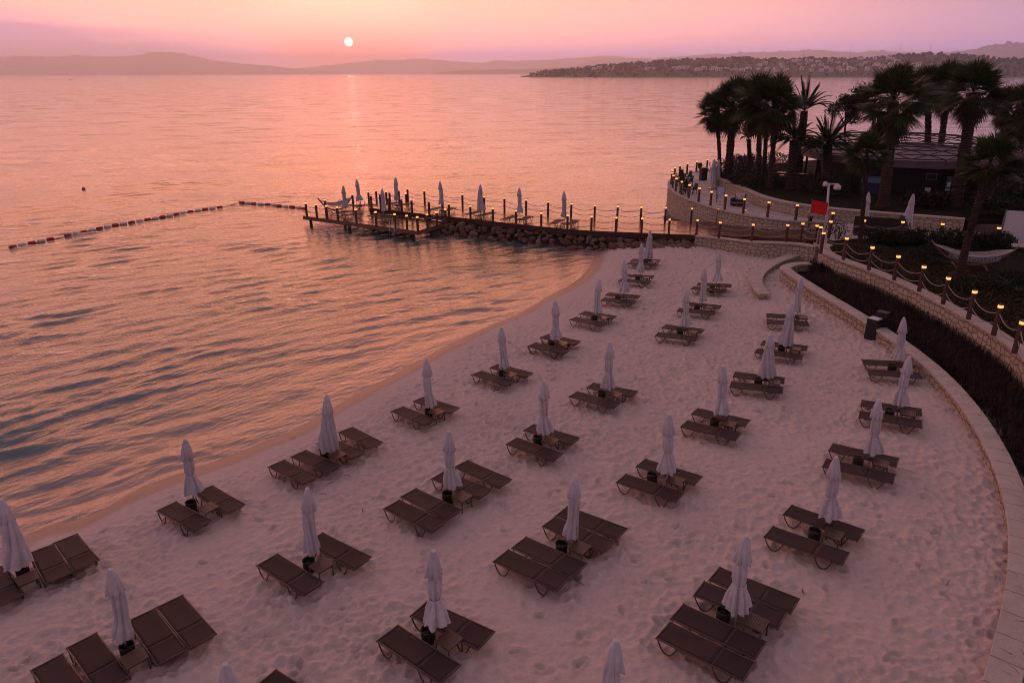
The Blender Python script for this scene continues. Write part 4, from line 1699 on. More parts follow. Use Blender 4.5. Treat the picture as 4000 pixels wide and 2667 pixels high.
# ------------------------------------------------------------------ terrace, walkway, garden grounds
T5 = [(537, 1113), (397, 1135), (273, 1157), (180, 1187), (112, 1215), (78, 1248), (80, 1280), (97, 1315), (135, 1353), (202, 1393), (302, 1435), (433, 1477), (585, 1520)]
T7 = [(733, 187), (950, 232), (1263, 275), (1618, 303)]
TZ = 2.4
tp = [G(*P5(p), TZ + 1.25) for p in T5] + [G(*P7(p), TZ + 1.25) for p in T7]
tp = [Vector((p.x, p.y, TZ)) for p in tp]
sm = [tp[0]] + [(tp[i - 1] + tp[i] * 2 + tp[i + 1]) / 4 for i in range(1, len(tp) - 1)] + [tp[-1]]
tposts = sm
for i, p in enumerate(tposts):
    place(POST_A, p, 0.3, 'lit timber post on the curved terrace edge, ' + ordinal(i) + ' from its seaward end', 'lit posts round the terrace')
rope_run('rope', 'double rope strung along the curved terrace edge', tposts, (.9, .45))
# outer wall of the terrace: 0.35 m outside the posts
tout = []
for i, p in enumerate(tposts):
    a_, b_ = tposts[max(i - 1, 0)], tposts[min(i + 1, len(tposts) - 1)]
    d = (b_ - a_).normalized()
    tout.append(p + Vector((d.y, -d.x, 0)) * -0.32 * -1)
tw_pts = [Vector((26.5, 86.6, TZ)), Vector((24.6, 85.6, TZ))] + [Vector((q.x, q.y, TZ)) for q in tout[1:]] + [Vector((24.6, 52.9, TZ)), Vector((26.0, 52.4, TZ))]
tw_path = catmull(tw_pts, 4)
wall('terrace_wall', 'curved stone wall of the terrace rising straight from the sea', tw_path, 0.45, -1.2, 1, 0.04, 0.08)
m = MB()
m.tube([tuple(p + Vector((0, 0, 0)) - Vector((0, 0, .16))) for p in [q for q in tw_path]], .02, 5)
cable = m.build('cable', M['rope'], None, True)
tag(cable, 'thin pale cable running along the top of the terrace wall', 'cable')
# inner planter wall
iw = [P9((1150, 560)), P9((1480, 590)), P9((1700, 660)), P9((2000, 760)), P9((2200, 890))] + [P7(p) for p in [(1040, 160), (1230, 235), (1500, 290), (1640, 305)]] + [P8(p) for p in [(100, 303), (520, 330), (820, 352), (1490, 405)]]
IZ = 3.38
ipts = [G(*p, IZ) for p in iw]
ipts[0] = Vector((20.0, 71.0, IZ))
for _ in range(2):
    ipts = [ipts[0]] + [(ipts[i - 1] + ipts[i] * 2 + ipts[i + 1]) / 4 for i in range(1, len(ipts) - 1)] + [ipts[-1]]
in_path = catmull([Vector((23.6, 77.0, IZ)), Vector((21.2, 74.6, IZ))] + ipts, 4)
wall('planter_wall', 'stone planter wall behind the terrace holding up the palm garden', in_path, 0.45, TZ - .3, 1, 0.04, 0.1)

g = MB()
tpoly = [(p.x + .15, p.y) for p in tw_path] + [(40, 46), (40, 60), (30, 86)]
g.prism(tpoly, TZ - .5, TZ - .004)
o = g.build('terrace', M['paving'])
tag(o, kind='structure')
# palm garden ground behind the planter wall
g = MB()
ppoly = [(p.x, p.y) for p in in_path]
ppoly = [(x + .2, y + .1) for x, y in ppoly] + [(34, 49.2), (70, 44), (120, 60), (120, 104), (62, 100), (42, 89), (31, 83), (24.6, 78.5)]
g.prism(ppoly, 1.5, IZ - .1)
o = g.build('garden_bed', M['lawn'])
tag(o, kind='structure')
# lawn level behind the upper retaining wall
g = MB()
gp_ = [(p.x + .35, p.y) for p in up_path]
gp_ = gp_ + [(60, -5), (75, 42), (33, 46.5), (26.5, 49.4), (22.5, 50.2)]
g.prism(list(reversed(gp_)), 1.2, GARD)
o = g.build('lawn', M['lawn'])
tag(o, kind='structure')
# planting bed between the two walls
bed = [(p.x + .3, p.y + .05) for p in low_path[3:]] + [(p.x + .2, p.y) for p in reversed(up_path)]
g = MB()
g.prism(bed, 0.3, LOWZ - .48)
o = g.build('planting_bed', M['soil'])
tag(o, kind='structure')
# ramped timber walkway from the pier to the garden
M['deck_walk'] = plank_mat('walkway boards', (0.065, 0.023, 0.015), (0.11, 0.042, 0.026), 0.145, 3, 0.22, R_(75), 0.45, 0.6)
b_in = [Vector((p.x + .1, p.y + .42, p.z)) for p in pw_path]
walk_n = [(14.4, 54.15, 1.196), (15.9, 53.45, 1.3), (17.3, 52.75, 1.42), (18.7, 51.9, 1.55), (19.8, 50.6, 1.72), (21.0, 49.5, 1.88), (22.6, 50.2, 2.0)]
walk_f = [(15.2, 59.45, 1.196), (17.0, 59.2, 1.25), (19.2, 58.7, 1.4), (21.2, 57.4, 1.55), (23.0, 55.6, 1.72), (24.5, 53.6, 1.88), (26.2, 51.6, 2.0)]
g = MB()
n = len(walk_n)
for a_, b_ in zip(walk_n, walk_f):
    g.v += [a_, b_, (a_[0], a_[1], a_[2] - .5), (b_[0], b_[1], b_[2] - .5)]
for i in range(n - 1):
    a_, b_ = i * 4, (i + 1) * 4
    g.f += [(a_, b_, b_ + 1, a_ + 1), (a_ + 2, a_ + 3, b_ + 3, b_ + 2), (a_, a_ + 2, b_ + 2, b_), (a_ + 1, b_ + 1, b_ + 3, a_ + 3)]
g.f += [(0, 1, 3, 2), (n * 4 - 4, n * 4 - 2, n * 4 - 1, n * 4 - 3)]
o = g.build('walkway', M['deck_walk'])
tag(o, kind='structure')
# pale garden path
g = MB()
g.prism([(21.3, 48.9), (21.6, 46.6), (23.4, 47.2), (27, 46.6), (33.5, 44.3), (48, 38), (50, 44), (34, 49.4), (26.6, 52.4), (23.4, 51.8)], 1.6, GARD + .03)
o = g.build('garden_path', M['paving'])
tag(o, kind='structure')
# dark boarded ramp right of the planter wall
g = MB()
g.prism([(32.3, 49.4), (40, 44.8), (46, 50.5), (37, 56.5)], 2.3, 3.0)
o = g.build('boardwalk', M['planks'])
tag(o, kind='structure')

# posts on the upper wall, walkway and garden path
UWP = [(48, 535), (285, 590), (548, 682), (813, 773), (1075, 878), (1325, 993), (1593, 1130), (1858, 1278), (2080, 1443)]
wp = post_run(POST_B, UWP, P8, UPZ, 1.38, 'lit timber post on the tall curved retaining wall, {} from the pier', 'lit posts on the retaining wall', False, None, None, 0.2)
nxt = wp[-1] + (wp[-1] - wp[-2]) + Vector((-.35, 0, 0))
rope_run('rope', 'double rope strung along the tall curved retaining wall', wp + [nxt], (1.02, .58), .30)
place(POST_B, nxt, .2, 'lit timber post on the tall retaining wall beyond the last one seen', 'lit posts on the retaining wall')
ww = post_run(POST_A, [(672, 508), (1077, 533), (1500, 540), (1687, 520), (1907, 562)], P7, [1.50, 1.74, 1.92, 1.98, 2.2], 1.30,
              'lit timber post on the stone wall under the pier, {} from the boulders', 'lit posts on the walkway wall', False, None, None, .1)
rope_run('rope', 'double rope strung along the stone wall at the pier landing', [pn[-1]] + ww + [wp[0]], (.93, .47))
gpth = post_run(POST_A, [(123, 415), (145, 328), (465, 405), (860, 420), (1265, 440), (1565, 460), (1840, 480)], P8, GARD, 1.28,
                'lit timber post along the garden path, {} from the flag', 'lit posts along the garden path', False, None, None, .3)
rope_run('rope', 'double rope strung along the pale garden path', gpth[0:1] + gpth[2:], (.92, .46), .26)
place(POST_A, G(*P7((1860, 548)), 2.1 + 1.28) - Vector((0, 0, 1.28)), .2, 'lit timber post in the middle of the walkway beside the person', 'lit posts on the walkway wall')

# ------------------------------------------------------------------ planting


def blade_mesh(name, bases, hmin, hmax, wid, mat, seed, lean=0.9, k=5, per=1):
    r = np.random.default_rng(seed)
    n = len(bases)
    B = np.array(bases)[:, None, :]
    h = r.uniform(hmin, hmax, n)[:, None]
    a = r.uniform(0, 2 * PI, n)[:, None]
    ln = r.uniform(.15, lean, n)[:, None]
    t = np.linspace(0, 1, k)[None, :]
    rad = h * ln * t ** 1.6
    up = h * (t - ln * .38 * t ** 2.4)
    P = np.stack([B[..., 0] + rad * np.cos(a), B[..., 1] + rad * np.sin(a), B[..., 2] + up], -1)
    sw = wid * r.uniform(.6, 1.3, n)[:, None] * (1 - t) ** .6 * (0.4 + t) * 1.2
    Wv = np.stack([-np.sin(a) * sw, np.cos(a) * sw, np.zeros_like(sw)], -1)
    V, Fq = strips(P, Wv)
    return npmesh(name, V, Fq, mat)


def bed_points():
    """tuft centres between the two walls"""
    r = np.random.default_rng(8)
    L = np.array([(p.x, p.y) for p in low_path])
    U = np.array([(p.x, p.y) for p in up_path])
    out = []
    for i in range(6, len(U)):
        u = U[i]
        d = np.hypot(L[:, 0] - u[0], L[:, 1] - u[1])
        l = L[np.argmin(d)]
        v = u - l
        w = np.linalg.norm(v)
        nn = int(16 * max(w, 1.0))
        for _ in range(nn):
            if w < 1.0:
                break
            s = r.uniform(.72 / w, 1 - .12 / w)
            p = l + v * s + r.normal(0, .28, 2)
            q = p - l
            if np.linalg.norm(q) < .72:
                continue
            out.append((p[0], p[1]))
    return np.array(out)


bp = bed_points()
rr = np.random.default_rng(2)
bases = np.repeat(bp, 13, axis=0) + rr.normal(0, .07, (len(bp) * 13, 2))
bases = np.concatenate([bases, np.full((len(bases), 1), LOWZ - .5)], 1)
o = blade_mesh('fountain_grass', bases, .4, .95, .012, M['purple_grass'], 4, 1.05)
tag(o, 'dark purple fountain grass filling the bed between the two stone walls', 'grass', None, 'stuff')


def leaf_cloud(name, P, size, mat, parent=None, seed=0, flat=0.0):
    r = np.random.default_rng(seed)
    n = len(P)
    d1 = r.normal(size=(n, 3))
    d1[:, 2] *= 1 - flat
    d1 /= np.linalg.norm(d1, axis=1)[:, None]
    d2 = r.normal(size=(n, 3))
    d2 -= (d1 * d2).sum(1)[:, None] * d1
    d2 /= np.linalg.norm(d2, axis=1)[:, None]
    s = size * r.uniform(.6, 1.35, n)[:, None]
    a = P - d1 * s
    b = P + d2 * s * .42
    c = P + d1 * s
    d = P - d2 * s * .42
    V = np.stack([a, b, c, d], 1).reshape(-1, 3)
    Fq = np.arange(n * 4).reshape(-1, 4)
    return npmesh(name, V, Fq, mat, parent)


def blob_points(n, c, r, seed, shell=0.55):
    g = np.random.default_rng(seed)
    d = g.normal(size=(n, 3))
    d /= np.linalg.norm(d, axis=1)[:, None]
    rad = (shell + (1 - shell) * g.random(n)) ** .8
    lob = 1 + .22 * np.sin(d[:, 0] * 5 + seed) * np.cos(d[:, 1] * 4 + seed * 2) + .16 * np.sin(d[:, 2] * 7 + seed)
    return np.array(c) + d * (rad * lob)[:, None] * np.array(r)


def shrub(loc, r, h, label, mat, seed, n=700, size=.09, name='shrub', group=None):
    root = empty(name, loc, 0, label, 'shrub', group)
    P = blob_points(n, (0, 0, h * .5), (r, r, h * .55), seed)
    P = P[P[:, 2] > 0.02]
    leaf_cloud('foliage', P, size, mat, root, seed)
    m = MB()
    for k in range(4):
        a_ = k * 1.6 + seed
        m.tube([(0, 0, -.05), (r * .3 * math.cos(a_), r * .3 * math.sin(a_), h * .6)], .02, 5)
    m.build('stems', M['trunk'], root)
    return root


# low shrub cover in the garden behind the retaining wall
def region_points(n, poly, seed):
    r = np.random.default_rng(seed)
    poly = np.array(poly)
    lo, hi = poly.min(0), poly.max(0)
    out = []
    while len(out) < n:
        p = lo + (hi - lo) * r.random((n * 2, 2))
        inside = np.zeros(len(p), bool)
        j = len(poly) - 1
        for i in range(len(poly)):
            xi, yi = poly[i]
            xj, yj = poly[j]
            cond = ((yi > p[:, 1]) != (yj > p[:, 1])) & (p[:, 0] < (xj - xi) * (p[:, 1] - yi) / (yj - yi + 1e-12) + xi)
            inside ^= cond
            j = i
        out += list(p[inside])
    return np.array(out[:n])


rr = np.random.default_rng(12)
wallside = [(p.x + .75, p.y) for p in up_path[4:60:3]]
cover_poly = wallside + [(x + 3.0 + .12 * (45 - y), y) for x, y in reversed(wallside)]
cp = region_points(15000, cover_poly, 3)
hgt_ = .18 + .5 * np.clip(value_noise(cp[:, 0], cp[:, 1], 1.6, 77) + .45, 0, 1)
P = np.concatenate([cp, (GARD + hgt_ * rr.random(len(cp)))[:, None]], 1)
o = leaf_cloud('ground_cover', P, .075, M['cover_leaf'], None, 5)
tag(o, 'low brownish ground cover behind the retaining wall', 'ground cover', None, 'stuff')
lawn_poly = [(24, 44.8), (33, 44.5), (45, 38), (45, 20), (24, 20)]
cp = region_points(26000, lawn_poly, 9)
bases = np.concatenate([cp, np.full((len(cp), 1), GARD)], 1)
o = blade_mesh('lawn_grass', bases, .06, .16, .012, M['lawn_leaf'], 14, .8, 3)
tag(o, 'dark lawn grass under the hammock', 'grass', None, 'stuff')
# clipped hedge line by the path (each bush a thing)
hb = [(600, 590), (700, 600), (800, 598), (950, 590), (1060, 600), (1290, 610), (1380, 615), (1560, 620), (1650, 615), (1750, 625), (1830, 640)]
for i, q in enumerate(hb):
    g = G(*P8((q[0], q[1] + 60)), GARD)
    shrub(g, random.uniform(.75, 1.0), random.uniform(.75, 1.0), 'dark leafy bush in the hedge along the garden path, ' + ordinal(i) + ' from the lamp mast', M['shrub_leaf'], 60 + i, 900, .1, 'bush', 'bushes along the garden path')
for i, q in enumerate([(1150, 760), (1000, 830), (1180, 930), (1550, 1130), (1750, 1080), (1900, 1180), (2050, 1250), (2000, 1040)]):
    g = G(*P8((q[0], q[1])), GARD)
    shrub(g, random.uniform(.5, .9), random.uniform(.4, .7), 'low dark shrub on the lawn side of the retaining wall, ' + ordinal(i) + ' from the pier', M['shrub_leaf'], 90 + i, 600, .09, 'shrub', 'shrubs on the lawn')
for i, q in enumerate([(200, 560), (115, 520), (215, 530)]):
    g = G(*P8((q[0], q[1] + 55)), GARD + .03)
    shrub(g, .5, 1.0, 'thin spindly shrub beside the lamp mast, ' + ordinal(i) + ' from the left', M['shrub_leaf'], 120 + i, 130, .07, 'shrub', 'spindly shrubs by the lamp mast')
# right-hand flowering border
for i, (px, py, y, r_, h_) in enumerate([(3920, 905, 52, 2.2, 2.0), (3990, 900, 53, 2.4, 2.4), (3850, 915, 51, 1.5, 1.4), (3960, 740, 58, 2.8, 2.6), (4040, 720, 58, 3, 3.0)]):
    g = GY(px, py, y)
    shrub((g.x, y, IZ - .1), r_, h_, 'tall leafy border shrub beside the white board, ' + ordinal(i) + ' counted from the front', M['shrub_leaf'], 140 + i, 2200, .14, 'shrub', 'border shrubs by the white board')
# reddish border and planting under the palms
for i, px in enumerate((3580, 3650, 3720, 3790)):
    g = G(px, 800, IZ)
    shrub((g.x, g.y, IZ - .1), 1.2, 1.1, 'dark reddish border plant below the pavilion, ' + ordinal(i) + ' from the left', M['purple_grass'], 160 + i, 900, .13, 'shrub', 'border plants below the pavilion')
for i, (a_, b_) in enumerate([(900, 1130), (980, 1120), (1060, 1110), (1140, 1120), (1300, 1110), (1480, 1090), (700, 1240), (1000, 1230)]):
    g = GY(*P5((a_, b_)), 77 if i < 6 else 72)
    shrub((g.x, g.y, IZ - .1), 1.15, 1.6, 'flowering shrub with pale violet heads among the palm trunks, ' + ordinal(i) + ' planted', M['flower_leaf'], 180 + i, 900, .1, 'shrub', 'flowering shrubs among the palms')
for i, (a_, b_, y) in enumerate([(930, 1400, 66), (1080, 1450, 64.5), (1250, 1350, 67), (1450, 1420, 65), (1800, 1440, 62.5), (1950, 1500, 61), (2200, 1490, 60)]):
    g = GY(*P5((a_, b_)), y)
    shrub((g.x, y, IZ - .1), 1.0, 1.0, 'dark shrub between the palm trunks behind the planter wall, ' + ordinal(i) + ' from the left', M['shrub_leaf'], 200 + i, 700, .1, 'shrub', 'shrubs behind the planter wall')

# ------------------------------------------------------------------ palms


def fan_crown(seed, dead=False):
    r = np.random.default_rng(seed)
    Ps, Ws = [], []
    nf = 34 if dead else 64
    for f in range(nf):
        az = f * 2.39996 + r.normal(0, .2)
        if dead:
            el = R_(r.uniform(-82, -35))
            pl, ll = r.uniform(.5, .9), r.uniform(.55, .8)
        else:
            u = f / nf
            el = R_(88 - 118 * u ** .9 + r.normal(0, 8))
            pl, ll = r.uniform(.6, 1.0), r.uniform(.8, 1.05)
        d = np.array([math.cos(az) * math.cos(el), math.sin(az) * math.cos(el), math.sin(el)])
        side = np.array([-math.sin(az), math.cos(az), 0])
        nrm = np.cross(d, side)
        tip = d * pl + np.array([0, 0, -.10 * pl * math.cos(el)])
        # petiole
        t = np.linspace(0, 1, 4)[:, None]
        Ps.append(d * pl * t + np.array([0, 0, -.10 * pl * math.cos(el)]) * t ** 2)
        Ws.append(np.repeat(side[None] * .018, 4, 0))
        nl = 16 if dead else 24
        tilt = r.normal(0, .35)
        s2 = side * math.cos(tilt) + nrm * math.sin(tilt)
        for k in range(nl):
            ph = R_((-105 + 210 * k / (nl - 1)) * (1 if dead else .80)) + r.normal(0, .03)
            ld = d * math.cos(ph) + s2 * math.sin(ph)
            L = ll * (1 - .28 * abs(ph) / 1.8) * r.uniform(.9, 1.08)
            droop = (.5 if dead else .14) * r.uniform(.6, 1.5)
            q = tip + ld * L * t + np.array([0, 0, -droop * L]) * t ** 2.2
            wv = d * -math.sin(ph) + s2 * math.cos(ph)
            Ps.append(q)
            Ws.append(wv[None] * (.030 * np.array([.7, 1, .75, .08]))[:, None])
    return strips(np.array(Ps), np.array(Ws))


def date_crown(seed, n=52, length=2.4, up=1.0):
    r = np.random.default_rng(seed)
    Ps, Ws = [], []
    t4 = np.linspace(0, 1, 4)[:, None]
    for f in range(n):
        az = f * 2.39996 + r.normal(0, .2)
        el = R_(84 - 88 * (f / n) ** .9 * up + r.normal(0, 6))
        L = length * r.uniform(.85, 1.1)
        d = np.array([math.cos(az) * math.cos(el), math.sin(az) * math.cos(el), math.sin(el)])
        side = np.array([-math.sin(az), math.cos(az), 0])
        droop = np.array([0, 0, -.42 * L * math.cos(el) - .05])

        def pt(t):
            return d * L * t + droop * t ** 2.3
        Ps.append(pt(t4))
        Ws.append(side[None] * (np.array([.035, .025, .018, .008]))[:, None])
        for k in range(26):
            t = .14 + .86 * k / 25
            p = pt(t)
            tang = d * L + droop * 2.3 * t ** 1.3
            tang = tang / np.linalg.norm(tang)
            ll = .42 * math.sin(PI * min(1, .25 + .75 * t)) ** .5 * (1 - .45 * t) + .1
            for s in (-1, 1):
                ld = tang * .75 + side * s * .6 + np.array([0, 0, .18])
                ld /= np.linalg.norm(ld)
                q = p + ld * ll * t4 + np.array([0, 0, -.10 * ll]) * t4 ** 2
                Ps.append(q)
                wv = np.cross(ld, side)
                wv = wv / (np.linalg.norm(wv) + 1e-6)
                Ws.append(wv[None] * (.016 * np.array([.8, 1, .7, .1]))[:, None])
    return strips(np.array(Ps), np.array(Ws))


def crown_mesh(name, VF, mat):
    o = npmesh(name, VF[0], VF[1], mat)
    me = o.data
    bpy.data.objects.remove(o)
    return me


FAN = [crown_mesh('crown', fan_crown(s), M['palm_leaf']) for s in (1, 2, 3)]
SKIRT = [crown_mesh('dead_fronds', fan_crown(s, True), M['dead_leaf']) for s in (11, 12)]
DATE = [crown_mesh('crown', date_crown(s), M['date_leaf']) for s in (4, 5)]
DATE_UP = crown_mesh('crown', date_crown(6, 30, 2.5, .62), M['date_leaf'])


def child(name, me, parent, loc, rz, s):
    o = bpy.data.objects.new(name, me)
    o.location = loc
    o.rotation_euler = (0, 0, rz)
    o.scale = (s, s, s)
    o.parent = parent
    COL.objects.link(o)
    return o


def palm(base, top, r0, r1, kind, s, label, seed, skirt=0.0, name='palm_tree', group='palms in the garden'):
    rnd = random.Random(seed)
    base, top = Vector(base), Vector(top)
    root = empty(name, base, 0, label, 'palm tree', group)
    v = top - base
    m = MB()
    n = 34
    pts, rad = [], []
    for i in range(n + 1):
        t = i / n
        p = v * t
        bow = math.sin(PI * t) * .05 * v.z * .4
        p = p + Vector((-bow * (1 if v.x > 0 else -1) * min(1, abs(v.x)), 0, 0))
        q = r0 + (r1 - r0) * t ** .8
        if t < .08:
            q *= 1 + .35 * (1 - t / .08)
        if t > .62 and kind == 'fan' and skirt > 0:
            q *= 1 + .25 * min(1, (t - .62) / .2)
        pts.append(tuple(p + Vector((0, 0, -.15 if i == 0 else 0))))
        rad.append(q * rnd.uniform(.92, 1.08) * (1.06 if i % 2 else .95))
    m.tube(pts, rad, 12)
    # old leaf boots
    for k in range(150 if kind != 'thin' else 60):
        t = rnd.uniform(.45 if kind == 'fan' else .1, 1.0)
        a_ = rnd.uniform(0, 2 * PI)
        i = int(t * n)
        p = Vector(pts[i])
        rr_ = rad[i]
        d = Vector((math.cos(a_), math.sin(a_), 0))
        c_ = p + d * rr_
        up_ = Vector((0, 0, rnd.uniform(.10, .2)))
        sd = Vector((-d.y, d.x, 0)) * rnd.uniform(.03, .06)
        m.add([c_ - sd, c_ + sd, c_ + up_ + d * rnd.uniform(.05, .11)], [(0, 1, 2)])
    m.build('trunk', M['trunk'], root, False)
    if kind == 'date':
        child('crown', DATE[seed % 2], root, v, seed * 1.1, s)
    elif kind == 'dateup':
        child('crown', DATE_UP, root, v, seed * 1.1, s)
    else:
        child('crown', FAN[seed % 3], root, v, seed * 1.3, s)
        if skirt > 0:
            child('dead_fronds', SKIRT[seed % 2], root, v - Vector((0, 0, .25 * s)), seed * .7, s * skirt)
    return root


def palm_at(base_px, crown_px, z, *a, y=None, **k):
    if y is None:
        b_ = G(*base_px, z)
    else:
        b_ = GY(*base_px, y)
        b_ = Vector((b_.x, y, z))
    t_ = GY(*crown_px, b_.y + 0.2)
    return palm(b_, t_, *a, **k)


GZ = IZ - .1
palm_at(P5((690, 1340)), P5((640, 520)), GZ, .19, .17, 'fan', 1.4, 'fan palm leaning seaward, leftmost of the palms on the terrace', 1, .8)
palm_at(P5((795, 1345)), P5((865, 430)), GZ, .42, .30, 'fan', 1.75, 'stout fan palm with bulging trunk at the left end of the grove', 2, .9)
palm_at(P5((1080, 1250)), P5((1060, 860)), GZ, .22, .2, 'dateup', .85, 'short palm with upswept fronds behind the stout fan palms', 3, y=74)
palm_at(P5((1170, 1455)), P5((1185, 400)), GZ, .25, .19, 'fan', 1.6, 'fan palm with brown hanging fronds, left of a close pair', 4, 1.0)
palm_at(P5((1330, 1492)), P5((1400, 420)), GZ, .25, .19, 'fan', 1.6, 'fan palm with brown hanging fronds, right of a close pair', 5, 1.0)
palm_at(P5((1260, 1250)), P5((1290, 420)), GZ, .22, .17, 'fan', 1.5, 'fan palm half hidden behind the close pair', 6, .9, y=72)
palm_at(P5((1700, 1200)), P5((1770, 500)), GZ, .42, .36, 'dateup', 1.35, 'date palm with upright feathery fronds against the sea', 7, y=73)
palm_at(P5((1590, 1505)), P5((1640, 870)), GZ, .40, .34, 'date', 1.1, 'short date palm with scaly trunk beside the fan palms', 8)
palm_at(P5((2060, 1505)), P5((2065, 930)), GZ, .42, .36, 'date', 1.25, 'short date palm with scaly trunk behind the white lamp mast', 9)
palm_at(P8((645, 300)), P6((850, 350)), GZ, .42, .30, 'fan', 1.72, 'tall fan palm with dead fronds hanging before the pavilion, left one', 10, 1.05)
palm_at(P8((1385, 290)), P6((1770, 240)), GZ, .48, .34, 'fan', 1.5, 'tall stout fan palm before the pavilion, right one', 11, .9)
palm_at(P6((1290, 760)), P6((1240, 210)), GZ, .36, .30, 'fan', 1.7, 'fan palm behind the pavilion roof, left of two', 12, .9, y=82)
palm_at(P6((1425, 760)), P6((1475, 190)), GZ, .38, .28, 'fan', 1.8, 'fan palm behind the pavilion roof, right of two', 13, .9, y=80)
palm_at(P6((2135, 800)), P6((2155, 400)), GZ, .24, .2, 'fan', 1.25, 'slim fan palm right of the pavilion roof', 14, 1.0, y=72)
palm_at(P6((2360, 900)), P6((2340, 420)), GZ, .26, .2, 'fan', 1.4, 'fan palm cut by the right edge of the view', 15, 1.1, y=66)
palm_at(P6((2150, 980)), P6((2150, 800)), GZ, .2, .16, 'fan', .75, 'small palm in front of the pavilion roof edge', 16, .8, y=60)
palm_at(P8((410, 672)), P6((545, 960)), GARD, .15, .12, 'fan', .95, 'young green fan palm with thin trunk by the garden path', 17, .7)
palm_at(P8((1400, 1085)), P6((1960, 1060)), GARD, .23, .13, 'fan', .95, 'leaning fan palm with peeling trunk beside the garden hammock', 18, .6)

# broadleaf trees beyond the pavilion


def tree(base, crown_c, r, label, seed, n=5200, group='dark round trees behind the pavilion'):
    base, c_ = Vector(base), Vector(crown_c)
    root = empty('tree', base, 0, label, 'tree', group)
    m = MB()
    v = c_ - base
    m.tube([(0, 0, -.2), tuple(v * .45), tuple(v * .8)], [.16, .13, .1], 8)
    rnd = random.Random(seed)
    cl = []
    for k in range(13):
        d = Vector((rnd.uniform(-1, 1), rnd.uniform(-1, 1), rnd.uniform(-.65, .9)))
        e = v + d.normalized() * r * rnd.uniform(.4, .85)
        m.tube([tuple(v * .62), tuple((v * .7 + e) / 2 + Vector((0, 0, .1))), tuple(e)], [.07, .045, .02], 5)
        cl.append(e)
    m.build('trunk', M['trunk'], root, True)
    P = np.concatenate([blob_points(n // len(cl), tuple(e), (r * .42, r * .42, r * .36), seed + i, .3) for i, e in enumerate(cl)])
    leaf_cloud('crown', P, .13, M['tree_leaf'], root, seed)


g = GY(*P6((320, 700)), 92)
tree((g.x, 92, GZ), GY(*P6((310, 430)), 92), 2.35, 'dark round tree standing alone behind the pavilion, the left one', 3)
g = GY(*P6((640, 700)), 90)
tree((g.x, 90, GZ), GY(*P6((640, 310)), 90), 2.5, 'dark round tree half behind the tall fan palm, the right one', 8)

# ------------------------------------------------------------------ pavilion


def build_pavilion():
    cx, cy, R, zr = 36.6, 67.6, 8.8, 6.2
    root = empty('pavilion', (cx, cy, GZ), 0, 'dark round beach bar pavilion with open steel hoops above its roof', 'pavilion')
    z0 = GZ
    h = zr - z0

    def ring(r_, z, n=48):
        return [(r_ * math.cos(2 * PI * k / n), r_ * math.sin(2 * PI * k / n), z) for k in range(n)]
    b = MB()
    b.lathe([(R + .1, h - .62), (R + .1, h - .02), (R - .25, h - .02), (R - .25, h - .62), (R + .1, h - .62)], 56)
    b.build('fascia', M['roof'], root)
    b = MB()
    b.lathe([(R - .25, h - .16), (R * .6, h - .02), (.001, h + .08)], 56)
    b.build('roof', M['roof'], root, True)
    b = MB()
    b.lathe([(.001, h - .6), (R - .25, h - .6)], 56)
    b.build('ceiling', M['dark_wall'], root)
    # front wall, its near-black colour standing in for the interior's darkness
    b = MB()
    n = 40
    for k in range(n):
        a0, a1 = R_(-175 + 170 * k / n), R_(-175 + 170 * (k + 1) / n)
        r_ = R - 1.4
        b.add([(r_ * math.cos(a0), r_ * math.sin(a0), 0), (r_ * math.cos(a1), r_ * math.sin(a1), 0), (r_ * math.cos(a1), r_ * math.sin(a1), h - .6), (r_ * math.cos(a0), r_ * math.sin(a0), h - .6)], [(0, 1, 2, 3)])
    w = b.build('wall', M['dark_wall'], root)
    so = w.modifiers.new('s', 'SOLIDIFY')
    so.thickness = .2
    for k in range(12):
        a_ = 2 * PI * k / 12 + .1
        p = MB()
        p.tube([((R - .5) * math.cos(a_), (R - .5) * math.sin(a_), 0), ((R - .5) * math.cos(a_), (R - .5) * math.sin(a_), h - .6)], .11, 8)
        p.build('column', M['dark_wall'], root, True)
    # hoop lattice floating over the roof
    l = MB()
    for k, (r_, z) in enumerate(((R + .35, h + .12), (R + .1, h + .45), (R - .5, h + .75), (R - 1.3, h + .98))):
        pts = ring(r_, z, 60)
        l.tube(pts + [pts[0]], .05, 5, False)
    for k in range(22):
        a0 = 2 * PI * k / 22
        for s in (-1, 1):
            pts = []
            for j in range(9):
                t = j / 8
                a_ = a0 + s * t * .75
                r_ = (R + .35) * (1 - t) + (R - 2.6) * t
                pts.append((r_ * math.cos(a_), r_ * math.sin(a_), h + .12 + 1.05 * math.sin(t * PI / 2)))
            l.tube(pts, .04, 5, False)
    for k in range(11):
        a_ = 2 * PI * k / 11
        l.tube([((R - .1) * math.cos(a_), (R - .1) * math.sin(a_), h - .05), ((R + .35) * math.cos(a_), (R + .35) * math.sin(a_), h + .12)], .05, 5)
    pts = ring(R - 2.6, h + 1.17, 60)
    l.tube(pts + [pts[0]], .05, 5, False)
    l.build('hoops', M['lattice'], root, True)
    # flat annex roof to the right
    a = MB()
    a.box((12.0, -1.5, h - .3), (11.0, 9.0, .5), -.12)
    a.build('annex_roof', M['roof'], root)
    a = MB()
    a.box((12.2, -.2, (h - .6) / 2), (9.8, 7.2, h - .6), -.12)
    a.build('annex_wall', M['dark_wall'], root)
    return cx, cy, R


PCX, PCY, PR = build_pavilion()


def on_pavilion(px, py):
    """point on the pavilion's front wall seen at that place"""
    d = ray(px, py)
    best = None
    for y in np.linspace(55, 66, 400):
        t = y / d.y
        x, z = d.x * t, CAM_H + d.z * t
        if math.hypot(x - PCX, y - PCY) <= PR - 1.4 + .14:
            best = Vector((x, y, z))
            break
    return best or GY(px, py, 60)


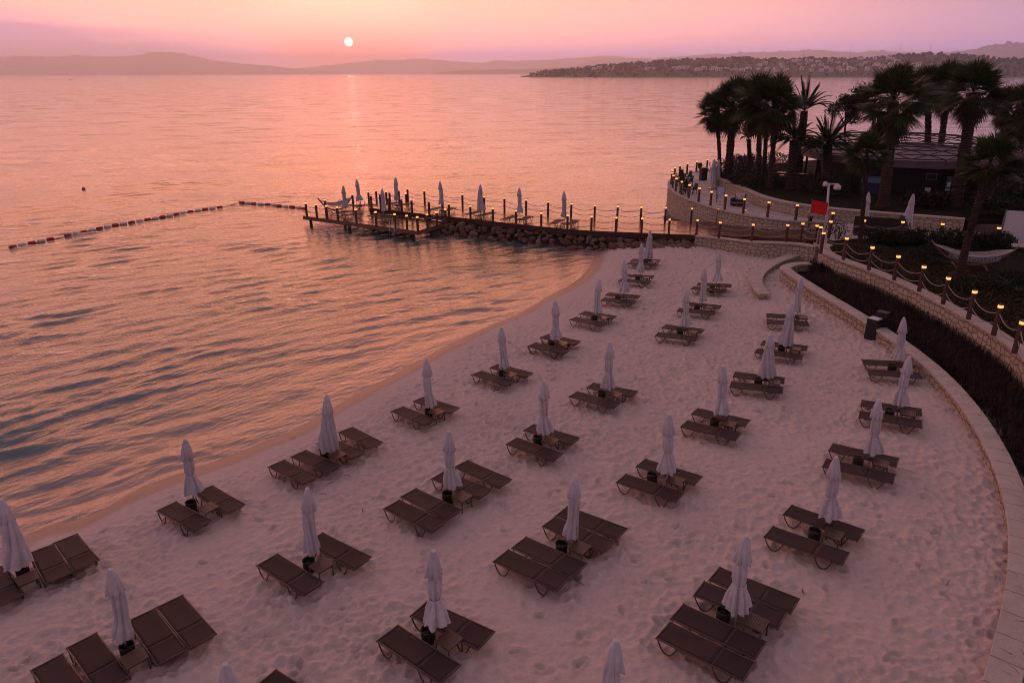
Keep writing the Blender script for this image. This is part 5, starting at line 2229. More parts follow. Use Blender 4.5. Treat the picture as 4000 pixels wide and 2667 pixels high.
def screen():
    p = on_pavilion(*P6((1288, 1205)))
    az = math.atan2(p.y - PCY, p.x - PCX) + PI / 2
    o = empty('television', p, az, 'thin framed television on the dark pavilion wall', 'television')
    m = MB()
    m.box((0, 0, 0), (.78, .05, .5))
    m.build('panel', M['villa_glass'], o)
    f = MB()
    for s in (-1, 1):
        f.box((s * .40, -.02, 0), (.045, .09, .55))
        f.box((0, -.02, s * .26), (.755, .09, .045))
    f.build('frame', M['steel'], o)
    p = on_pavilion(*P8((1110, 95)))
    d = (Vector((0, 0, 0)) - Vector((p.x, p.y, 0))).normalized()
    p = p + d * .8
    o = empty('notice_sign', (p.x, p.y, GZ), az, 'small white notice on a thin stake below the television', 'sign')
    m = MB()
    m.box((0, 0, p.z - GZ), (.42, .03, .32))
    m.build('board', M['white'], o)
    m = MB()
    m.tube([(0, .03, 0), (0, .03, p.z - GZ)], .018, 6)
    m.build('stake', M['steel'], o)
    m = MB()
    for k in range(3):
        m.box((-.03 + .02 * k, -.018, p.z - GZ + .08 - .07 * k), (.26, .006, .018))
    m.build('lines', M['red'], o)
    p = on_pavilion(*P8((1310, 90)))
    d = (Vector((0, 0, 0)) - Vector((p.x, p.y, 0))).normalized()
    p = p + d * .6
    o = empty('display_fridge', (p.x, p.y, GZ), az + .2, 'tall glass-fronted drinks fridge beside the right-hand palm trunk', 'fridge')
    m = MB()
    m.box((0, .22, .85), (.55, .5, 1.7))
    m.build('cabinet', M['dark_wall'], o)
    m = MB()
    m.box((0, -.045, 1.0), (.5, .02, 1.2))
    m.build('glass_door', M['glass_blue'], o)
    m = MB()
    m.box((0, -.07, .95), (.26, .02, .4))
    m.box((0, -.07, .52), (.40, .02, .12))
    m.build('poster', M['white'], o)
    p = on_pavilion(*P8((550, 60)))
    d = (Vector((0, 0, 0)) - Vector((p.x, p.y, 0))).normalized()
    p = p + d * 1.0
    o = empty('display_counter', (p.x, p.y, GZ), az - .4, 'glass-topped display counter under the pavilion between the palms', 'counter')
    m = MB()
    m.box((0, 0, .45), (1.9, .7, .9))
    m.build('base', M['blue_tarp'], o)
    m = MB()
    m.add([(-.95, -.3, .9), (.95, -.3, .9), (.95, .1, 1.4), (-.95, .1, 1.4)], [(0, 1, 2, 3)])
    gl = m.build('glass', M['glass_blue'], o)
    so = gl.modifiers.new('s', 'SOLIDIFY')
    so.thickness = .02


screen()

# dark dining sets under the palms and on the terrace


def make_chair():
    root = empty('wicker_chair', cat='chair')
    m = MB()
    m.box((0, 0, .43), (.5, .5, .08))
    m.build('seat', M['wicker'], root, bevel=.01)
    m = MB()
    m.box((0, .25, .70), (.5, .06, .56), 0, Matrix.Rotation(-.12, 3, 'X'))
    m.build('backrest', M['wicker'], root, bevel=.01)
    for s in (-1, 1):
        m = MB()
        m.box((s * .27, .02, .63), (.05, .46, .045))
        m.box((s * .27, -.2, .5), (.045, .05, .26))
        m.build('armrest', M['wicker'], root)
        for y in (-.22, .22):
            m = MB()
            m.box((s * .23, y, .2), (.045, .045, .40))
            m.build('leg', M['wicker'], root)
    return root


CHAIR = make_chair()


def make_dining_table():
    root = empty('dining_table', cat='table')
    m = MB()
    m.box((0, 0, .735), (.8, .8, .04))
    m.build('tabletop', M['slat'], root, bevel=.006)
    for sx in (-1, 1):
        for sy in (-1, 1):
            m = MB()
            m.box((sx * .35, sy * .35, .357), (.05, .05, .714))
            m.build('leg', M['wicker'], root)
    return root


DTABLE = make_dining_table()
tabs = [((690, 730), 'nearest the curved corner of the terrace'), ((610, 555), 'second back along the terrace edge'), ((590, 450), 'furthest back along the terrace edge')]
for i, (q, where) in enumerate(tabs):
    g = G(*P9(q), TZ + .75)
    place(DTABLE, (g.x, g.y, TZ), .35, 'square teak dining table ' + where, 'dining tables on the terrace')
    for j, (dx, dy, rz, w) in enumerate(((.72, -.25, R_(-70), 'right of'), (-.25, -.75, R_(190), 'in front of'), (.3, .75, R_(10), 'behind'))):
        place(CHAIR, (g.x + dx, g.y + dy, TZ), rz, 'dark wicker chair ' + w + ' the table ' + where, 'wicker chairs on the terrace')
g = G(*P9((1035, 420)), TZ)
place(CHAIR, (g.x, g.y, TZ), .2, 'dark wicker chair standing alone by the far end of the terrace rope', 'wicker chairs on the terrace')
for i, (a_, b_) in enumerate([(1430, 1350), (1500, 1180), (1700, 1290), (1850, 1150), (1800, 1350), (1950, 1280)]):
    g = GY(*P5((a_, b_)), 66 + (i % 3) * 2.5)
    place(CHAIR, (g.x, g.y, GZ), i * 1.2, 'dark wicker chair among the palm trunks, ' + ordinal(i) + ' from the terrace', 'chairs under the palms')
for i, (a_, b_) in enumerate([(1500, 1130), (1740, 1240), (1480, 1300)]):
    g = GY(*P5((a_, b_)), 67 + i)
    place(DTABLE, (g.x, g.y, GZ), i * .5, 'teak table among the palm trunks, ' + ordinal(i) + ' from the terrace', 'tables under the palms')

# litter box, sling chair, armchair with towel
g = G(*P9((1090, 612)), TZ)
o = empty('litter_box', g, .2, 'tall dark litter box at the end of the planter wall', 'bin')
m = MB()
m.box((0, 0, .62), (.62, .62, 1.24))
m.build('body', M['wicker'], o, bevel=.01)
m = MB()
m.box((0, 0, 1.27), (.7, .7, .06))
m.build('lid', M['bin'], o, bevel=.01)


def sling_chair(loc, az):
    o = empty('sling_chair', loc, az, 'patio chair with pale blue sling beside the planter wall', 'chair')
    m = MB()
    m.box((0, .05, .42), (.62, .55, .04), 0, Matrix.Rotation(.06, 3, 'X'))
    m.build('seat', M['cushion'], o)
    m = MB()
    m.box((0, .37, .82), (.62, .04, .80), 0, Matrix.Rotation(-.25, 3, 'X'))
    m.build('backrest', M['cushion'], o)
    for s in (-1, 1):
        m = MB()
        m.tube([(s * .34, -.28, 0), (s * .34, -.25, .62), (s * .34, .28, .64)], .03, 6)
        m.tube([(s * .34, .2, 0), (s * .34, .28, .45), (s * .34, .5, 1.24)], .03, 6)
        m.build('side_frame', M['wicker'], o, True)


sling_chair(G(*P9((1495, 1110)), TZ), R_(-8))
g = G(*P9((1890, 1200)), TZ)
o = empty('wicker_armchair', g, R_(-40), 'low dark wicker armchair with a striped towel on its back', 'armchair')
m = MB()
m.box((0, 0, .2), (.95, .9, .36))
m.build('base', M['wicker'], o, bevel=.02)
m = MB()
m.box((0, .42, .62), (.95, .16, .62), 0, Matrix.Rotation(-.15, 3, 'X'))
m.build('backrest', M['wicker'], o, bevel=.02)
for s in (-1, 1):
    m = MB()
    m.box((s * .45, -.05, .42), (.14, .8, .42))
    m.build('armrest', M['wicker'], o, bevel=.02)


def towel_mat():
    t = NT('striped towel')
    v = t.coord('Object')
    w = t.n('ShaderNodeTexWave', wave_type='BANDS', bands_direction='X')
    w.inputs['Scale'].default_value = 3.2
    t.l(v, w.inputs[0])
    c = t.ramp(w.outputs[0], [(0.3, (.30, .20, .22)), (.5, (.62, .57, .58))])
    t.bsdf(c, .9, None, .1)
    return t.m


M['towel'] = towel_mat()
V, Fc = [], []
for i in range(13):
    for j in range(9):
        u_, v_ = i / 12, j / 8
        if u_ < .45:
            z, y = .45 + .52 * (u_ / .45), .26 + .09 * (u_ / .45)
        elif u_ < .6:
            z, y = .98, .35 + .25 * (u_ - .45) / .15
        else:
            z, y = .98 - .35 * (u_ - .6) / .4, .61
        V.append(((v_ - .5) * .8, y + .012 * math.sin(9 * v_), z + .01 * math.sin(12 * v_ + u_ * 4)))
for i in range(12):
    for j in range(8):
        k = i * 9 + j
        Fc.append((k, k + 1, k + 10, k + 9))
m = MB()
m.add(V, Fc)
tw = m.build('towel', M['towel'], None, True)
tw.location = g
tw.rotation_euler = (0, 0, R_(-40))
so = tw.modifiers.new('s', 'SOLIDIFY')
so.thickness = .02
tag(tw, 'pale striped towel draped over the wicker armchair back', 'towel')

# big parasols on the terrace and by the garden path
g = G(*P9((1290, 815)), TZ)
place(PARASOLS['cone'][0], (g.x, g.y, TZ), 0.4, 'large furled parasol on the terrace by the planter wall, left of a pair', 'furled parasols on the terrace', 1.14)
place(PARASOLS['cone'][1], (g.x + .55, g.y + .35, TZ), 1.4, 'large furled parasol on the terrace by the planter wall, right of a pair', 'furled parasols on the terrace', 1.10)
m = MB()
for a_ in (0.3, 1.87):
    m.box((g.x, g.y, TZ + .05), (1.1, .09, .07), a_)
o = m.build('cross_stand', M['steel'])
tag(o, 'low steel cross base under the left terrace parasol', 'stand')
for i, (a_, lb) in enumerate([((885, 545), 'furled white parasol standing free before the inner stone wall'), ((440, 520), 'furled white parasol half hidden by the young palm trunk')]):
    g = G(*P8(a_), GARD)
    place(PARASOLS['cone'][2 - i], (g.x, g.y, GARD), i, lb, 'parasols by the garden path', 1.08)

# dark daybed by the inner wall
g = G(*P8((600, 575)), GARD)
o = empty('daybed', g, R_(-22), 'dark boxy daybed against the inner stone wall', 'daybed')
m = MB()
m.box((0, 0, .3), (3.2, 1.3, .55))
m.build('base', M['wicker'], o, bevel=.02)
m = MB()
m.box((0, .6, .85), (3.2, .18, .6))
m.build('backrest', M['wicker'], o, bevel=.02)
for k in range(3):
    m = MB()
    m.box((-.2 + .42 * k, -.45, .62), (.34, .3, .1), .2 * k)
    m.build('cushion', M['blue_tarp'], o, bevel=.02)
g = G(*P8((890, 560)), GARD)
o = empty('deck_chair', g, R_(30), 'dark folded deck chair beside the free standing parasol', 'chair')
m = MB()
m.box((0, .2, .62), (.55, .05, 1.2), 0, Matrix.Rotation(-.5, 3, 'X'))
m.build('backrest', M['wicker'], o)
m = MB()
for s in (-1, 1):
    m.tube([(s * .3, -.4, 0), (s * .3, .45, 1.0)], .03, 6)
    m.tube([(s * .3, .6, 0), (s * .3, .05, .7)], .03, 6)
m.build('frame', M['post_wood'], o)

# white lamp mast
g = G(*P8((62, 545)), GARD)
top = GY(*P8((100, 45)), g.y)
o = empty('lamp_mast', g, 0, 'white mast with two unlit floodlights beside the red flag', 'lamp mast')
v = top - g
m = MB()
m.tube([(0, 0, 0), tuple(v)], [.085, .07], 10)
m.build('pole', M['white'], o, True)
m = MB()
m.box((v.x + .2, v.y, v.z - .03), (.95, .08, .08))
m.build('crossbar', M['white'], o)
for dx, dz, s in ((-.25, 0, .15), (.62, -.22, .24)):
    m = MB()
    m.lathe([(.001, .12), (s * .7, .12), (s, .02), (s, -.16), (s * .9, -.18), (.001, -.14)], 14, (v.x + dx, v.y, v.z + dz))
    m.build('floodlight', M['white'], o, True)

# red flag on a pole
g = G(*P7((1712, 775)), 1.9)
top = GY(*P7((1800, 235)), g.y)
o = empty('red_flag', g, 0, 'plain red flag on a leaning pole at the walkway', 'flag')
v = top - g
m = MB()
m.tube([(0, 0, 0), tuple(v)], .022, 6)
m.build('pole', M['stand_wood'], o, True)
V, Fc = [], []
a_ = v * .955
for i in range(15):
    for j in range(9):
        u_, w_ = i / 14, j / 8
        p = a_ - v.normalized() * (.86 * w_) + Vector((1.16 * u_, .07 * math.sin(7 * u_ + 1.5 * w_) * u_, -.15 * u_ + .03 * math.sin(5 * u_ + w_) * u_ + .02 * math.sin(9 * u_) * (1 - w_)))
        V.append(tuple(p))
for i in range(14):
    for j in range(8):
        k = i * 9 + j
        Fc.append((k, k + 1, k + 10, k + 9))
m = MB()
m.add(V, Fc)
fl = m.build('cloth', M['flag'], o, True)

# the person at the flag


def skin_obj(name, V, E, rad, mat, parent, sub=2, root_v=0):
    me = bpy.data.meshes.new(name)
    me.from_pydata(V, E, [])
    me.materials.append(mat)
    ob = bpy.data.objects.new(name, me)
    COL.objects.link(ob)
    ob.parent = parent
    md = ob.modifiers.new('skin', 'SKIN')
    md.use_smooth_shade = True
    if not me.skin_vertices:
        pass
    sv = me.skin_vertices[0].data
    for i, r_ in enumerate(rad):
        sv[i].radius = r_ if isinstance(r_, tuple) else (r_, r_)
        sv[i].use_root = (i == root_v)
    s = ob.modifiers.new('sub', 'SUBSURF')
    s.levels = s.render_levels = sub
    return ob


def person():
    g = G(*P7((1758, 603)), 1.86)
    o = empty('person', g, R_(25), 'person in pale blue shirt and dark trousers standing behind the red flag', 'person')
    V, E, Rr = [], [], []

    def v(p, r, parent=None):
        V.append(p)
        Rr.append(r)
        if parent is not None:
            E.append((parent, len(V) - 1))
        return len(V) - 1
    pel = v((0, 0, .95), (.15, .115))
    bel = v((0, 0, 1.08), (.14, .11), pel)
    che = v((0, -.01, 1.28), (.165, .12), bel)
    sho = v((0, 0, 1.42), (.12, .09), che)
    nec = v((0, 0, 1.50), .055, sho)
    hd0 = v((0, .01, 1.58), (.07, .08), nec)
    hd1 = v((0, .015, 1.66), (.078, .098), hd0)
    v((0, .01, 1.74), (.06, .07), hd1)
    v((0, .115, 1.63), .014, hd1)            # nose
    for s in (-1, 1):
        v((s * .085, .0, 1.645), .014, hd1)    # ears
        a1 = v((s * .19, 0, 1.41), .062, sho)
        a2 = v((s * .24, .01, 1.15), .046, a1)
        a3 = v((s * .20, .16, .96), .033, a2)
        ha = v((s * .17, .23, .925), (.032, .018), a3)
        for k in range(4):
            f1 = v((s * .17 + (k - 1.5) * .018, .285 - .004 * abs(k - 1.5), .915), .0085, ha)
            v((s * .17 + (k - 1.5) * .018, .31 - .006 * abs(k - 1.5), .89), .0075, f1)
        t1 = v((s * .17 - s * .04, .25, .925), .010, ha)
        v((s * .17 - s * .055, .285, .915), .008, t1)
        l1 = v((s * .09, 0, .88), .092, pel)
        l2 = v((s * .10, .015, .50), .062, l1)
        l3 = v((s * .105, -.01, .10), .042, l2)
        v((s * .11, .13, .035), (.042, .03), l3)
    skin_obj('body', V, E, Rr, M['skin'], o)
    V, E, Rr = [], [], []
    a = v((0, 0, .93), (.165, .13))
    b = v((0, 0, 1.08), (.158, .128), a)
    c_ = v((0, -.01, 1.28), (.182, .138), b)
    d = v((0, 0, 1.425), (.125, .095), c_)
    for s in (-1, 1):
        e = v((s * .195, 0, 1.405), .075, d)
        v((s * .235, .01, 1.18), .062, e)
    skin_obj('shirt', V, E, Rr, M['shirt'], o)
    V, E, Rr = [], [], []
    a = v((0, 0, .97), (.155, .12))
    for s in (-1, 1):
        l1 = v((s * .09, 0, .86), .102, a)
        l2 = v((s * .10, .015, .50), .078, l1)
        v((s * .105, -.01, .09), .066, l2)
    skin_obj('trousers', V, E, Rr, M['trousers'], o)
    m = MB()
    m.lathe([(.001, .125), (.05, .118), (.088, .075), (.098, .02), (.092, -.04), (.07, -.06)], 14, (0, -.012, 1.655))
    m.build('hair', M['hair'], o, True)


person()

# bin unit by the low wall
g = GS(*WG((905, 500)))
o = empty('waste_station', g, R_(-55), 'dark double waste bin cabinet with a white top against the low wall', 'bin')
o.scale = (.72, .72, .95)
m = MB()
m.box((0, 0, .53), (.72, .66, 1.06))
m.build('cabinet', M['bin'], o, bevel=.01)
m = MB()
m.box((0, 0, 1.085), (.66, .60, .05))
m.build('lid', M['white'], o, bevel=.01)
m = MB()
m.box((.12, .66, .68), (.74, .55, 1.36))
m.build('rear_cabinet', M['bin'], o, bevel=.01)

# white board at the right
g = G(*P8((1985, 690)), GARD)
o = empty('white_board', g, R_(-14), 'large blank white board in a grey steel frame right of the garden path', 'board')
m = MB()
m.box((0, 0, 1.25), (1.75, .06, 2.1))
m.build('panel', M['white'], o)
for s in (-1, 1):
    m = MB()
    m.box((s * .92, .0, 1.15), (.09, .09, 2.35))
    m.build('post', M['steel'], o)
    m = MB()
    m.tube([(s * .92, .05, 1.0), (s * .92, 1.1, .02)], .03, 6)
    m.build('brace', M['steel'], o)
# row of pale stones at far right
for i in range(9):
    g = GY(3935 + 12 * i, 632 - 5 * i, 60)
    src = BOULDERS[i % 8].copy()
    COL.objects.link(src)
    src.location = (g.x, 60, g.z)
    src.scale = (.28, .28, .28)
    src.data = src.data.copy() if i == 0 else src.data
    src['label'] = 'pale round stone in a row above the border shrubs'
    src['category'] = 'stone'
    src['group'] = 'row of pale stones at the border'
    src.name = 'stone'

# ------------------------------------------------------------------ far coast


def ridge(name, outline, W, dist, depth, mat, base_px=None, rough=0.0, seed=0):
    """a real ridge: shore at `dist`, crest `depth` further, back slope behind"""
    cols = []
    pts = [W(p) for p in outline]
    xs = np.linspace(pts[0][0], pts[-1][0], 170)
    ys = np.interp(xs, [p[0] for p in pts], [p[1] for p in pts])
    r = np.random.default_rng(seed)
    rows = 9
    V = []
    for x, y in zip(xs, ys):
        d = ray(x, 286)
        dx, dy = d.x / d.y, 1.0
        nrm = math.hypot(dx, dy)
        dx, dy = dx / nrm, dy / nrm
        rc = dist + depth
        dd = ray(x, y)
        hz = CAM_H + dd.z / math.hypot(dd.x, dd.y) * rc
        hz = max(hz, 1.0)
        for k in range(rows):
            t = k / (rows - 2) if k < rows - 1 else 1.4
            rr_ = dist + depth * t
            h_ = hz * (math.sin(min(t, 1) * PI / 2) ** 1.15) if k < rows - 1 else 0.0
            h_ *= 1 + rough * r.normal() if 0 < k < rows - 2 else 1
            if k == 0:
                h_ = -2
            V.append((dx * rr_, dy * rr_, h_))
    n = len(xs)
    idx = np.arange(n * rows).reshape(n, rows)
    Fq = np.stack([idx[:-1, :-1], idx[1:, :-1], idx[1:, 1:], idx[:-1, 1:]], -1).reshape(-1, 4)
    o = npmesh(name, np.array(V), Fq, mat, None, True)
    tag(o, kind='structure')
    return np.array(V).reshape(n, rows, 3), xs


R1 = win(0, 0, 1.176)
R2 = win(2000, 0, 1.176)
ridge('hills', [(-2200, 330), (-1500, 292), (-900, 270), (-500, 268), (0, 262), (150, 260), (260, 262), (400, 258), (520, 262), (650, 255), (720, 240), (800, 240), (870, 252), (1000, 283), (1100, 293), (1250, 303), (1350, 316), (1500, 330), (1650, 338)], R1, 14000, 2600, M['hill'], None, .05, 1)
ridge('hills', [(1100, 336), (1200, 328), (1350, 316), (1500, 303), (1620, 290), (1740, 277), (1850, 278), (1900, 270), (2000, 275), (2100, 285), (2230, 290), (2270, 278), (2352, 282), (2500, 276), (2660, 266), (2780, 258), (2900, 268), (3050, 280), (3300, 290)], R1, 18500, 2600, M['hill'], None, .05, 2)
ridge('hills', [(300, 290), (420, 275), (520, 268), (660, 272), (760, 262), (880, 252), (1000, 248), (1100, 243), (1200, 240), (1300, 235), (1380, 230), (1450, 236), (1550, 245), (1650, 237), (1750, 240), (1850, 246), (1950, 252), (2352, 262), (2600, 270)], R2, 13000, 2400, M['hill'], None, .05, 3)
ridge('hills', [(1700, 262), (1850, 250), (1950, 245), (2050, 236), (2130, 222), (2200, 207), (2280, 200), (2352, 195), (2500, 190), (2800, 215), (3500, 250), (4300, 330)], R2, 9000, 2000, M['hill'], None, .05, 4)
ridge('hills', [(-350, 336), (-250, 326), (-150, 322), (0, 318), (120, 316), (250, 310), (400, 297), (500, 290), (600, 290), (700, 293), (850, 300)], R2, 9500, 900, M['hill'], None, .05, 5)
HL = [(40, 352), (60, 349), (110, 336), (200, 328), (340, 312), (440, 303), (600, 292), (700, 283), (760, 279), (880, 275), (1000, 272), (1110, 272), (1250, 274), (1330, 270), (1500, 270), (1600, 272), (1720, 262), (1800, 256), (1900, 253), (2050, 258), (2150, 266), (2220, 275), (2352, 281), (2500, 284), (2800, 290), (3300, 310), (3800, 345)]
M['headland'] = simple('wooded slope', (0.05, 0.045, 0.032), 0.95, 0.4, 0.02, 0)
HV, hxs = ridge('headland', HL, R2, 2350, 430, M['headland'], None, .04, 6)


def head_point(px, t):
    i = int(np.clip(np.interp(px, hxs, np.arange(len(hxs))), 0, len(hxs) - 2))
    f = (px - hxs[i]) / (hxs[i + 1] - hxs[i])
    k = min(t * 7, 6.999)
    j = int(k)
    g_ = k - j
    a_ = HV[i, j] * (1 - g_) + HV[i, j + 1] * g_
    b_ = HV[i + 1, j] * (1 - g_) + HV[i + 1, j + 1] * g_
    return a_ * (1 - f) + b_ * f


HOUSES = []


def build_headland():
    r = np.random.default_rng(17)
    # villas, read off the photograph: (x, y) in the R2 window, width px
    HS = [(375, 318), (400, 312), (455, 318), (470, 310), (620, 318), (645, 318), (745, 316), (775, 314), (800, 312), (850, 320), (880, 318), (925, 318), (950, 322), (985, 318), (1020, 322), (1055, 326),
          (1085, 318), (1135, 300), (1160, 292), (1130, 318), (1170, 322), (1205, 318), (1215, 328), (1235, 300), (1240, 312), (1260, 322), (1290, 282), (1310, 282), (1315, 300), (1330, 318), (1345, 278), (1355, 295),
          (1365, 282), (1380, 305), (1375, 325), (1400, 288), (1415, 300), (1420, 325), (1440, 312), (1455, 282), (1465, 325), (1490, 290), (1500, 312), (1515, 325), (1525, 300), (1545, 318), (1570, 322), (1590, 275),
          (1600, 300), (1615, 290), (1630, 322), (1655, 272), (1670, 300), (1680, 318), (1700, 310), (1720, 268), (1735, 272), (1730, 300), (1745, 322), (1760, 285), (1785, 296), (1800, 305), (1840, 298), (1860, 302),
          (1905, 305), (1925, 300), (2065, 318), (2090, 316), (2140, 312), (2165, 310)]
    # distance along the slope is found from the picture row
    proto = None

    def build_house(w, d, h, flat):
        root = empty('villa', cat='house', group='villas on the far headland')
        m = MB()
        m.box((0, 0, h / 2 - 2), (w, d, h + 4))
        m.box((-w * .3, -d * .32, h * .3 - 1), (w * .8, d * .75, h * .6 + 2))
        m.build('wall', M['villa_wall'], root)
        m = MB()
        if flat:
            m.box((0, 0, h + .3), (w + .8, d + .8, .6))
        else:
            m.add([(-w / 2 - .6, -d / 2 - .6, h), (w / 2 + .6, -d / 2 - .6, h), (w / 2 + .6, d / 2 + .6, h), (-w / 2 - .6, d / 2 + .6, h), (-w * .2, 0, h + 2.6), (w * .2, 0, h + 2.6)],
                  [(0, 1, 5, 4), (1, 2, 5), (2, 3, 4, 5), (3, 0, 4), (3, 2, 1, 0)])
        m.build('roof', M['villa_roof'] if not flat else M['villa_wall'], root)
        for k in range(2):
            for fl in range(2):
                m = MB()
                m.box((-w * .05 + w * .28 * k, -d / 2 - .05, h * .3 + fl * h * .4), (w * .17, .3, h * .24))
                m.build('window', M['villa_glass'], root)
        for k in range(2):
            m = MB()
            m.box((-w * .52 + w * .38 * k, -d * .7 - .05, h * .28), (w * .2, .3, h * .3))
            m.build('window', M['villa_glass'], root)
        return root
    protos = [build_house(13, 9, 7.5, False), build_house(17, 9, 8, True), build_house(11, 9, 9, False)]
    bands = {}
    items = []
    for (x, y) in HS:
        px, py = R2((x, y + 3))
        best, bt = 1e9, .3
        for t in np.linspace(.03, 1.0, 60):
            p = head_point(px, t)
            d = Vector(p) - Vector((0, 0, CAM_H))
            loc = CAM_ROT.transposed() @ d
            yy = 1333.5 - loc.y / -loc.z * FOCAL
            if abs(yy - py) < best:
                best, bt = abs(yy - py), t
        band = 'shore' if y > 316 else 'slope' if y > 302 else 'upper slope' if y > 285 else 'crest'
        items.append((x, band, px, bt))
    items.sort()
    for k, (x, band, px, bt) in enumerate(items):
        i = bands.get(band, 0)
        bands[band] = i + 1
        p = head_point(px, bt)
        pi = 1 if (x < 1110 and r.random() < .7) else (0 if r.random() < .6 else 2)
        az = -math.atan2(p[0], p[1]) + r.uniform(-.5, .5)
        word = ['tiled white villa', 'flat-roofed white villa', 'tall tiled white villa'][pi]
        place(protos[pi], Vector(p), az, word + ' on the ' + band + ' of the far headland, ' + ordinal(i) + ' from the left', None, r.uniform(.8, 1.15)) if i < 25 else None
        HOUSES.append((p[0], p[1]))
    for pr in protos:
        if id(pr) not in used_protos:
            for ch in list(pr.children):
                bpy.data.objects.remove(ch)
            bpy.data.objects.remove(pr)
    # woodland: thousands of crowns
    H = np.array(HOUSES)
    n = 1600
    t_ = (1 + 5 ** .5) / 2
    ico = np.array([(-1, t_, 0), (1, t_, 0), (-1, -t_, 0), (1, -t_, 0), (0, -1, t_), (0, 1, t_), (0, -1, -t_), (0, 1, -t_), (t_, 0, -1), (t_, 0, 1), (-t_, 0, -1), (-t_, 0, 1)]) / math.hypot(1, t_)
    icf = np.array([(0, 11, 5), (0, 5, 1), (0, 1, 7), (0, 7, 10), (0, 10, 11), (1, 5, 9), (5, 11, 4), (11, 10, 2), (10, 7, 6), (7, 1, 8), (3, 9, 4), (3, 4, 2), (3, 2, 6), (3, 6, 8), (3, 8, 9), (4, 9, 5), (2, 4, 11), (6, 2, 10), (8, 6, 7), (9, 8, 1)])
    V, Fq = [], []
    c = 0
    xs = r.uniform(hxs[2], min(hxs[-1], 4150), n)
    for x in xs:
        t = r.random() ** .85
        p = head_point(x, .04 + .96 * t)
        if len(H) and np.min(np.hypot(H[:, 0] - p[0], H[:, 1] - p[1])) < 9 and r.random() < .75:
            continue
        xr = (x - 2000) * 1.176
        s = r.uniform(2.2, 4.8) * (1.25 if (xr > 1750 or xr < 1110) else .9) * min(1, .4 + (x - hxs[0]) / 160)
        q = ico * np.array([s, s, s * r.uniform(.8, 1.3)]) * (1 + r.normal(0, .16, (12, 1)))
        V.append(q + p + np.array([0, 0, s * .6]))
        Fq.append(icf + c * 12)
        c += 1
    o = npmesh('woodland', np.concatenate(V), np.concatenate(Fq), M['forest'])
    tag(o, 'dark woodland covering the far headland between the villas', 'woodland', None, 'stuff')
    for i, (x, y0, y1) in enumerate([(1328, 275, 232), (1540, 268, 215), (1765, 256, 210), (1900, 252, 212)]):
        px, py = R2((x, y0))
        p = Vector(head_point(px, .97))
        hgt = (y0 - y1) / 1.176 / FOCAL * p.length
        mroot = empty('radio_mast', p, 0, 'thin radio mast on the headland ridge, ' + ordinal(i) + ' from the left', 'mast', 'radio masts on the headland')
        m = MB()
        m.tube([(0, 0, -2), (0, 0, hgt)], [.5, .25], 5)
        m.build('mast', M['hill'], mroot)


build_headland()
# a tiny boat far out at the left
g = G(275, 312)
o = empty('boat', g, .4, 'tiny dark boat far out on the left horizon', 'boat')
m = MB()
m.add([(-2.6, -.9, .7), (2.0, -.9, .8), (3.4, 0, 1.0), (2.0, .9, .8), (-2.6, .9, .7), (-2.3, -.6, -.2), (2.2, 0, -.2), (-2.3, .6, -.2)], [(0, 1, 2, 3, 4), (0, 5, 6, 1), (1, 6, 2), (2, 6, 3), (3, 6, 7, 4), (0, 4, 7, 5), (5, 7, 6)])
m.build('hull', M['hair'], o)
m = MB()
m.box((-.5, 0, 1.3), (1.8, 1.1, 1.2))
m.build('cabin', M['white'], o)

# unused prototypes must not remain
for key, pr in list([('l', LOUNGER), ('t', TABLE), ('b', BIN), ('c', CHAIR), ('d', DTABLE), ('a', POST_A), ('pb', POST_B), ('u', POST_U)] + [('p', p) for ps in PARASOLS.values() for p in ps]):
    if id(pr) not in used_protos:
        def kill(o_):
            for ch in list(o_.children):
                kill(ch)
            bpy.data.objects.remove(o_)
        kill(pr)

# ------------------------------------------------------------------ sky, sun, haze
_sd = ray(1362, 165).normalized()
SUN_AZ = math.atan2(_sd.x, _sd.y)
SUN_EL = math.asin(_sd.z)
sun_dir = Vector((math.sin(SUN_AZ) * math.cos(SUN_EL), math.cos(SUN_AZ) * math.cos(SUN_EL), math.sin(SUN_EL)))
w = bpy.data.worlds.new('World')
sc.world = w
w.use_nodes = True
nt = w.node_tree
nt.nodes.clear()


class WT(NT):
    def __init__(s, t):
        s.t = t
        s.out = s.n('ShaderNodeOutputWorld')


t = WT(nt)
tc = t.n('ShaderNodeTexCoord')
nv = t.n('ShaderNodeVectorMath', operation='NORMALIZE')
t.l(tc.outputs['Generated'], nv.inputs[0])
sx = t.n('ShaderNodeSeparateXYZ')
t.l(nv.outputs[0], sx.inputs[0])
el = t.math('ARCSINE', sx.outputs[2])
eld = t.math('MULTIPLY', el, 180 / PI)                       # degrees
u = t.math('POWER', t.math('DIVIDE', t.math('MAXIMUM', eld, 0.0), 90.0), 0.5)  # 0..1, fine near the horizon
dt = t.n('ShaderNodeVectorMath', operation='DOT_PRODUCT')
t.l(nv.outputs[0], dt.inputs[0])
dt.inputs[1].default_value = sun_dir
cosang = dt.outputs['Value']
# azimuth closeness to the sun
GLOW_AZ = SUN_AZ - R_(5)
hx = t.math('ADD', t.math('MULTIPLY', sx.outputs[0], math.sin(GLOW_AZ)), t.math('MULTIPLY', sx.outputs[1], math.cos(GLOW_AZ)))
hl = t.math('SQRT', t.math('MAXIMUM', t.math('SUBTRACT', 1.0, t.math('MULTIPLY', sx.outputs[2], sx.outputs[2])), 0.0001))
ca = t.math('DIVIDE', hx, hl)


def U(deg):
    return (deg / 90.0) ** .5


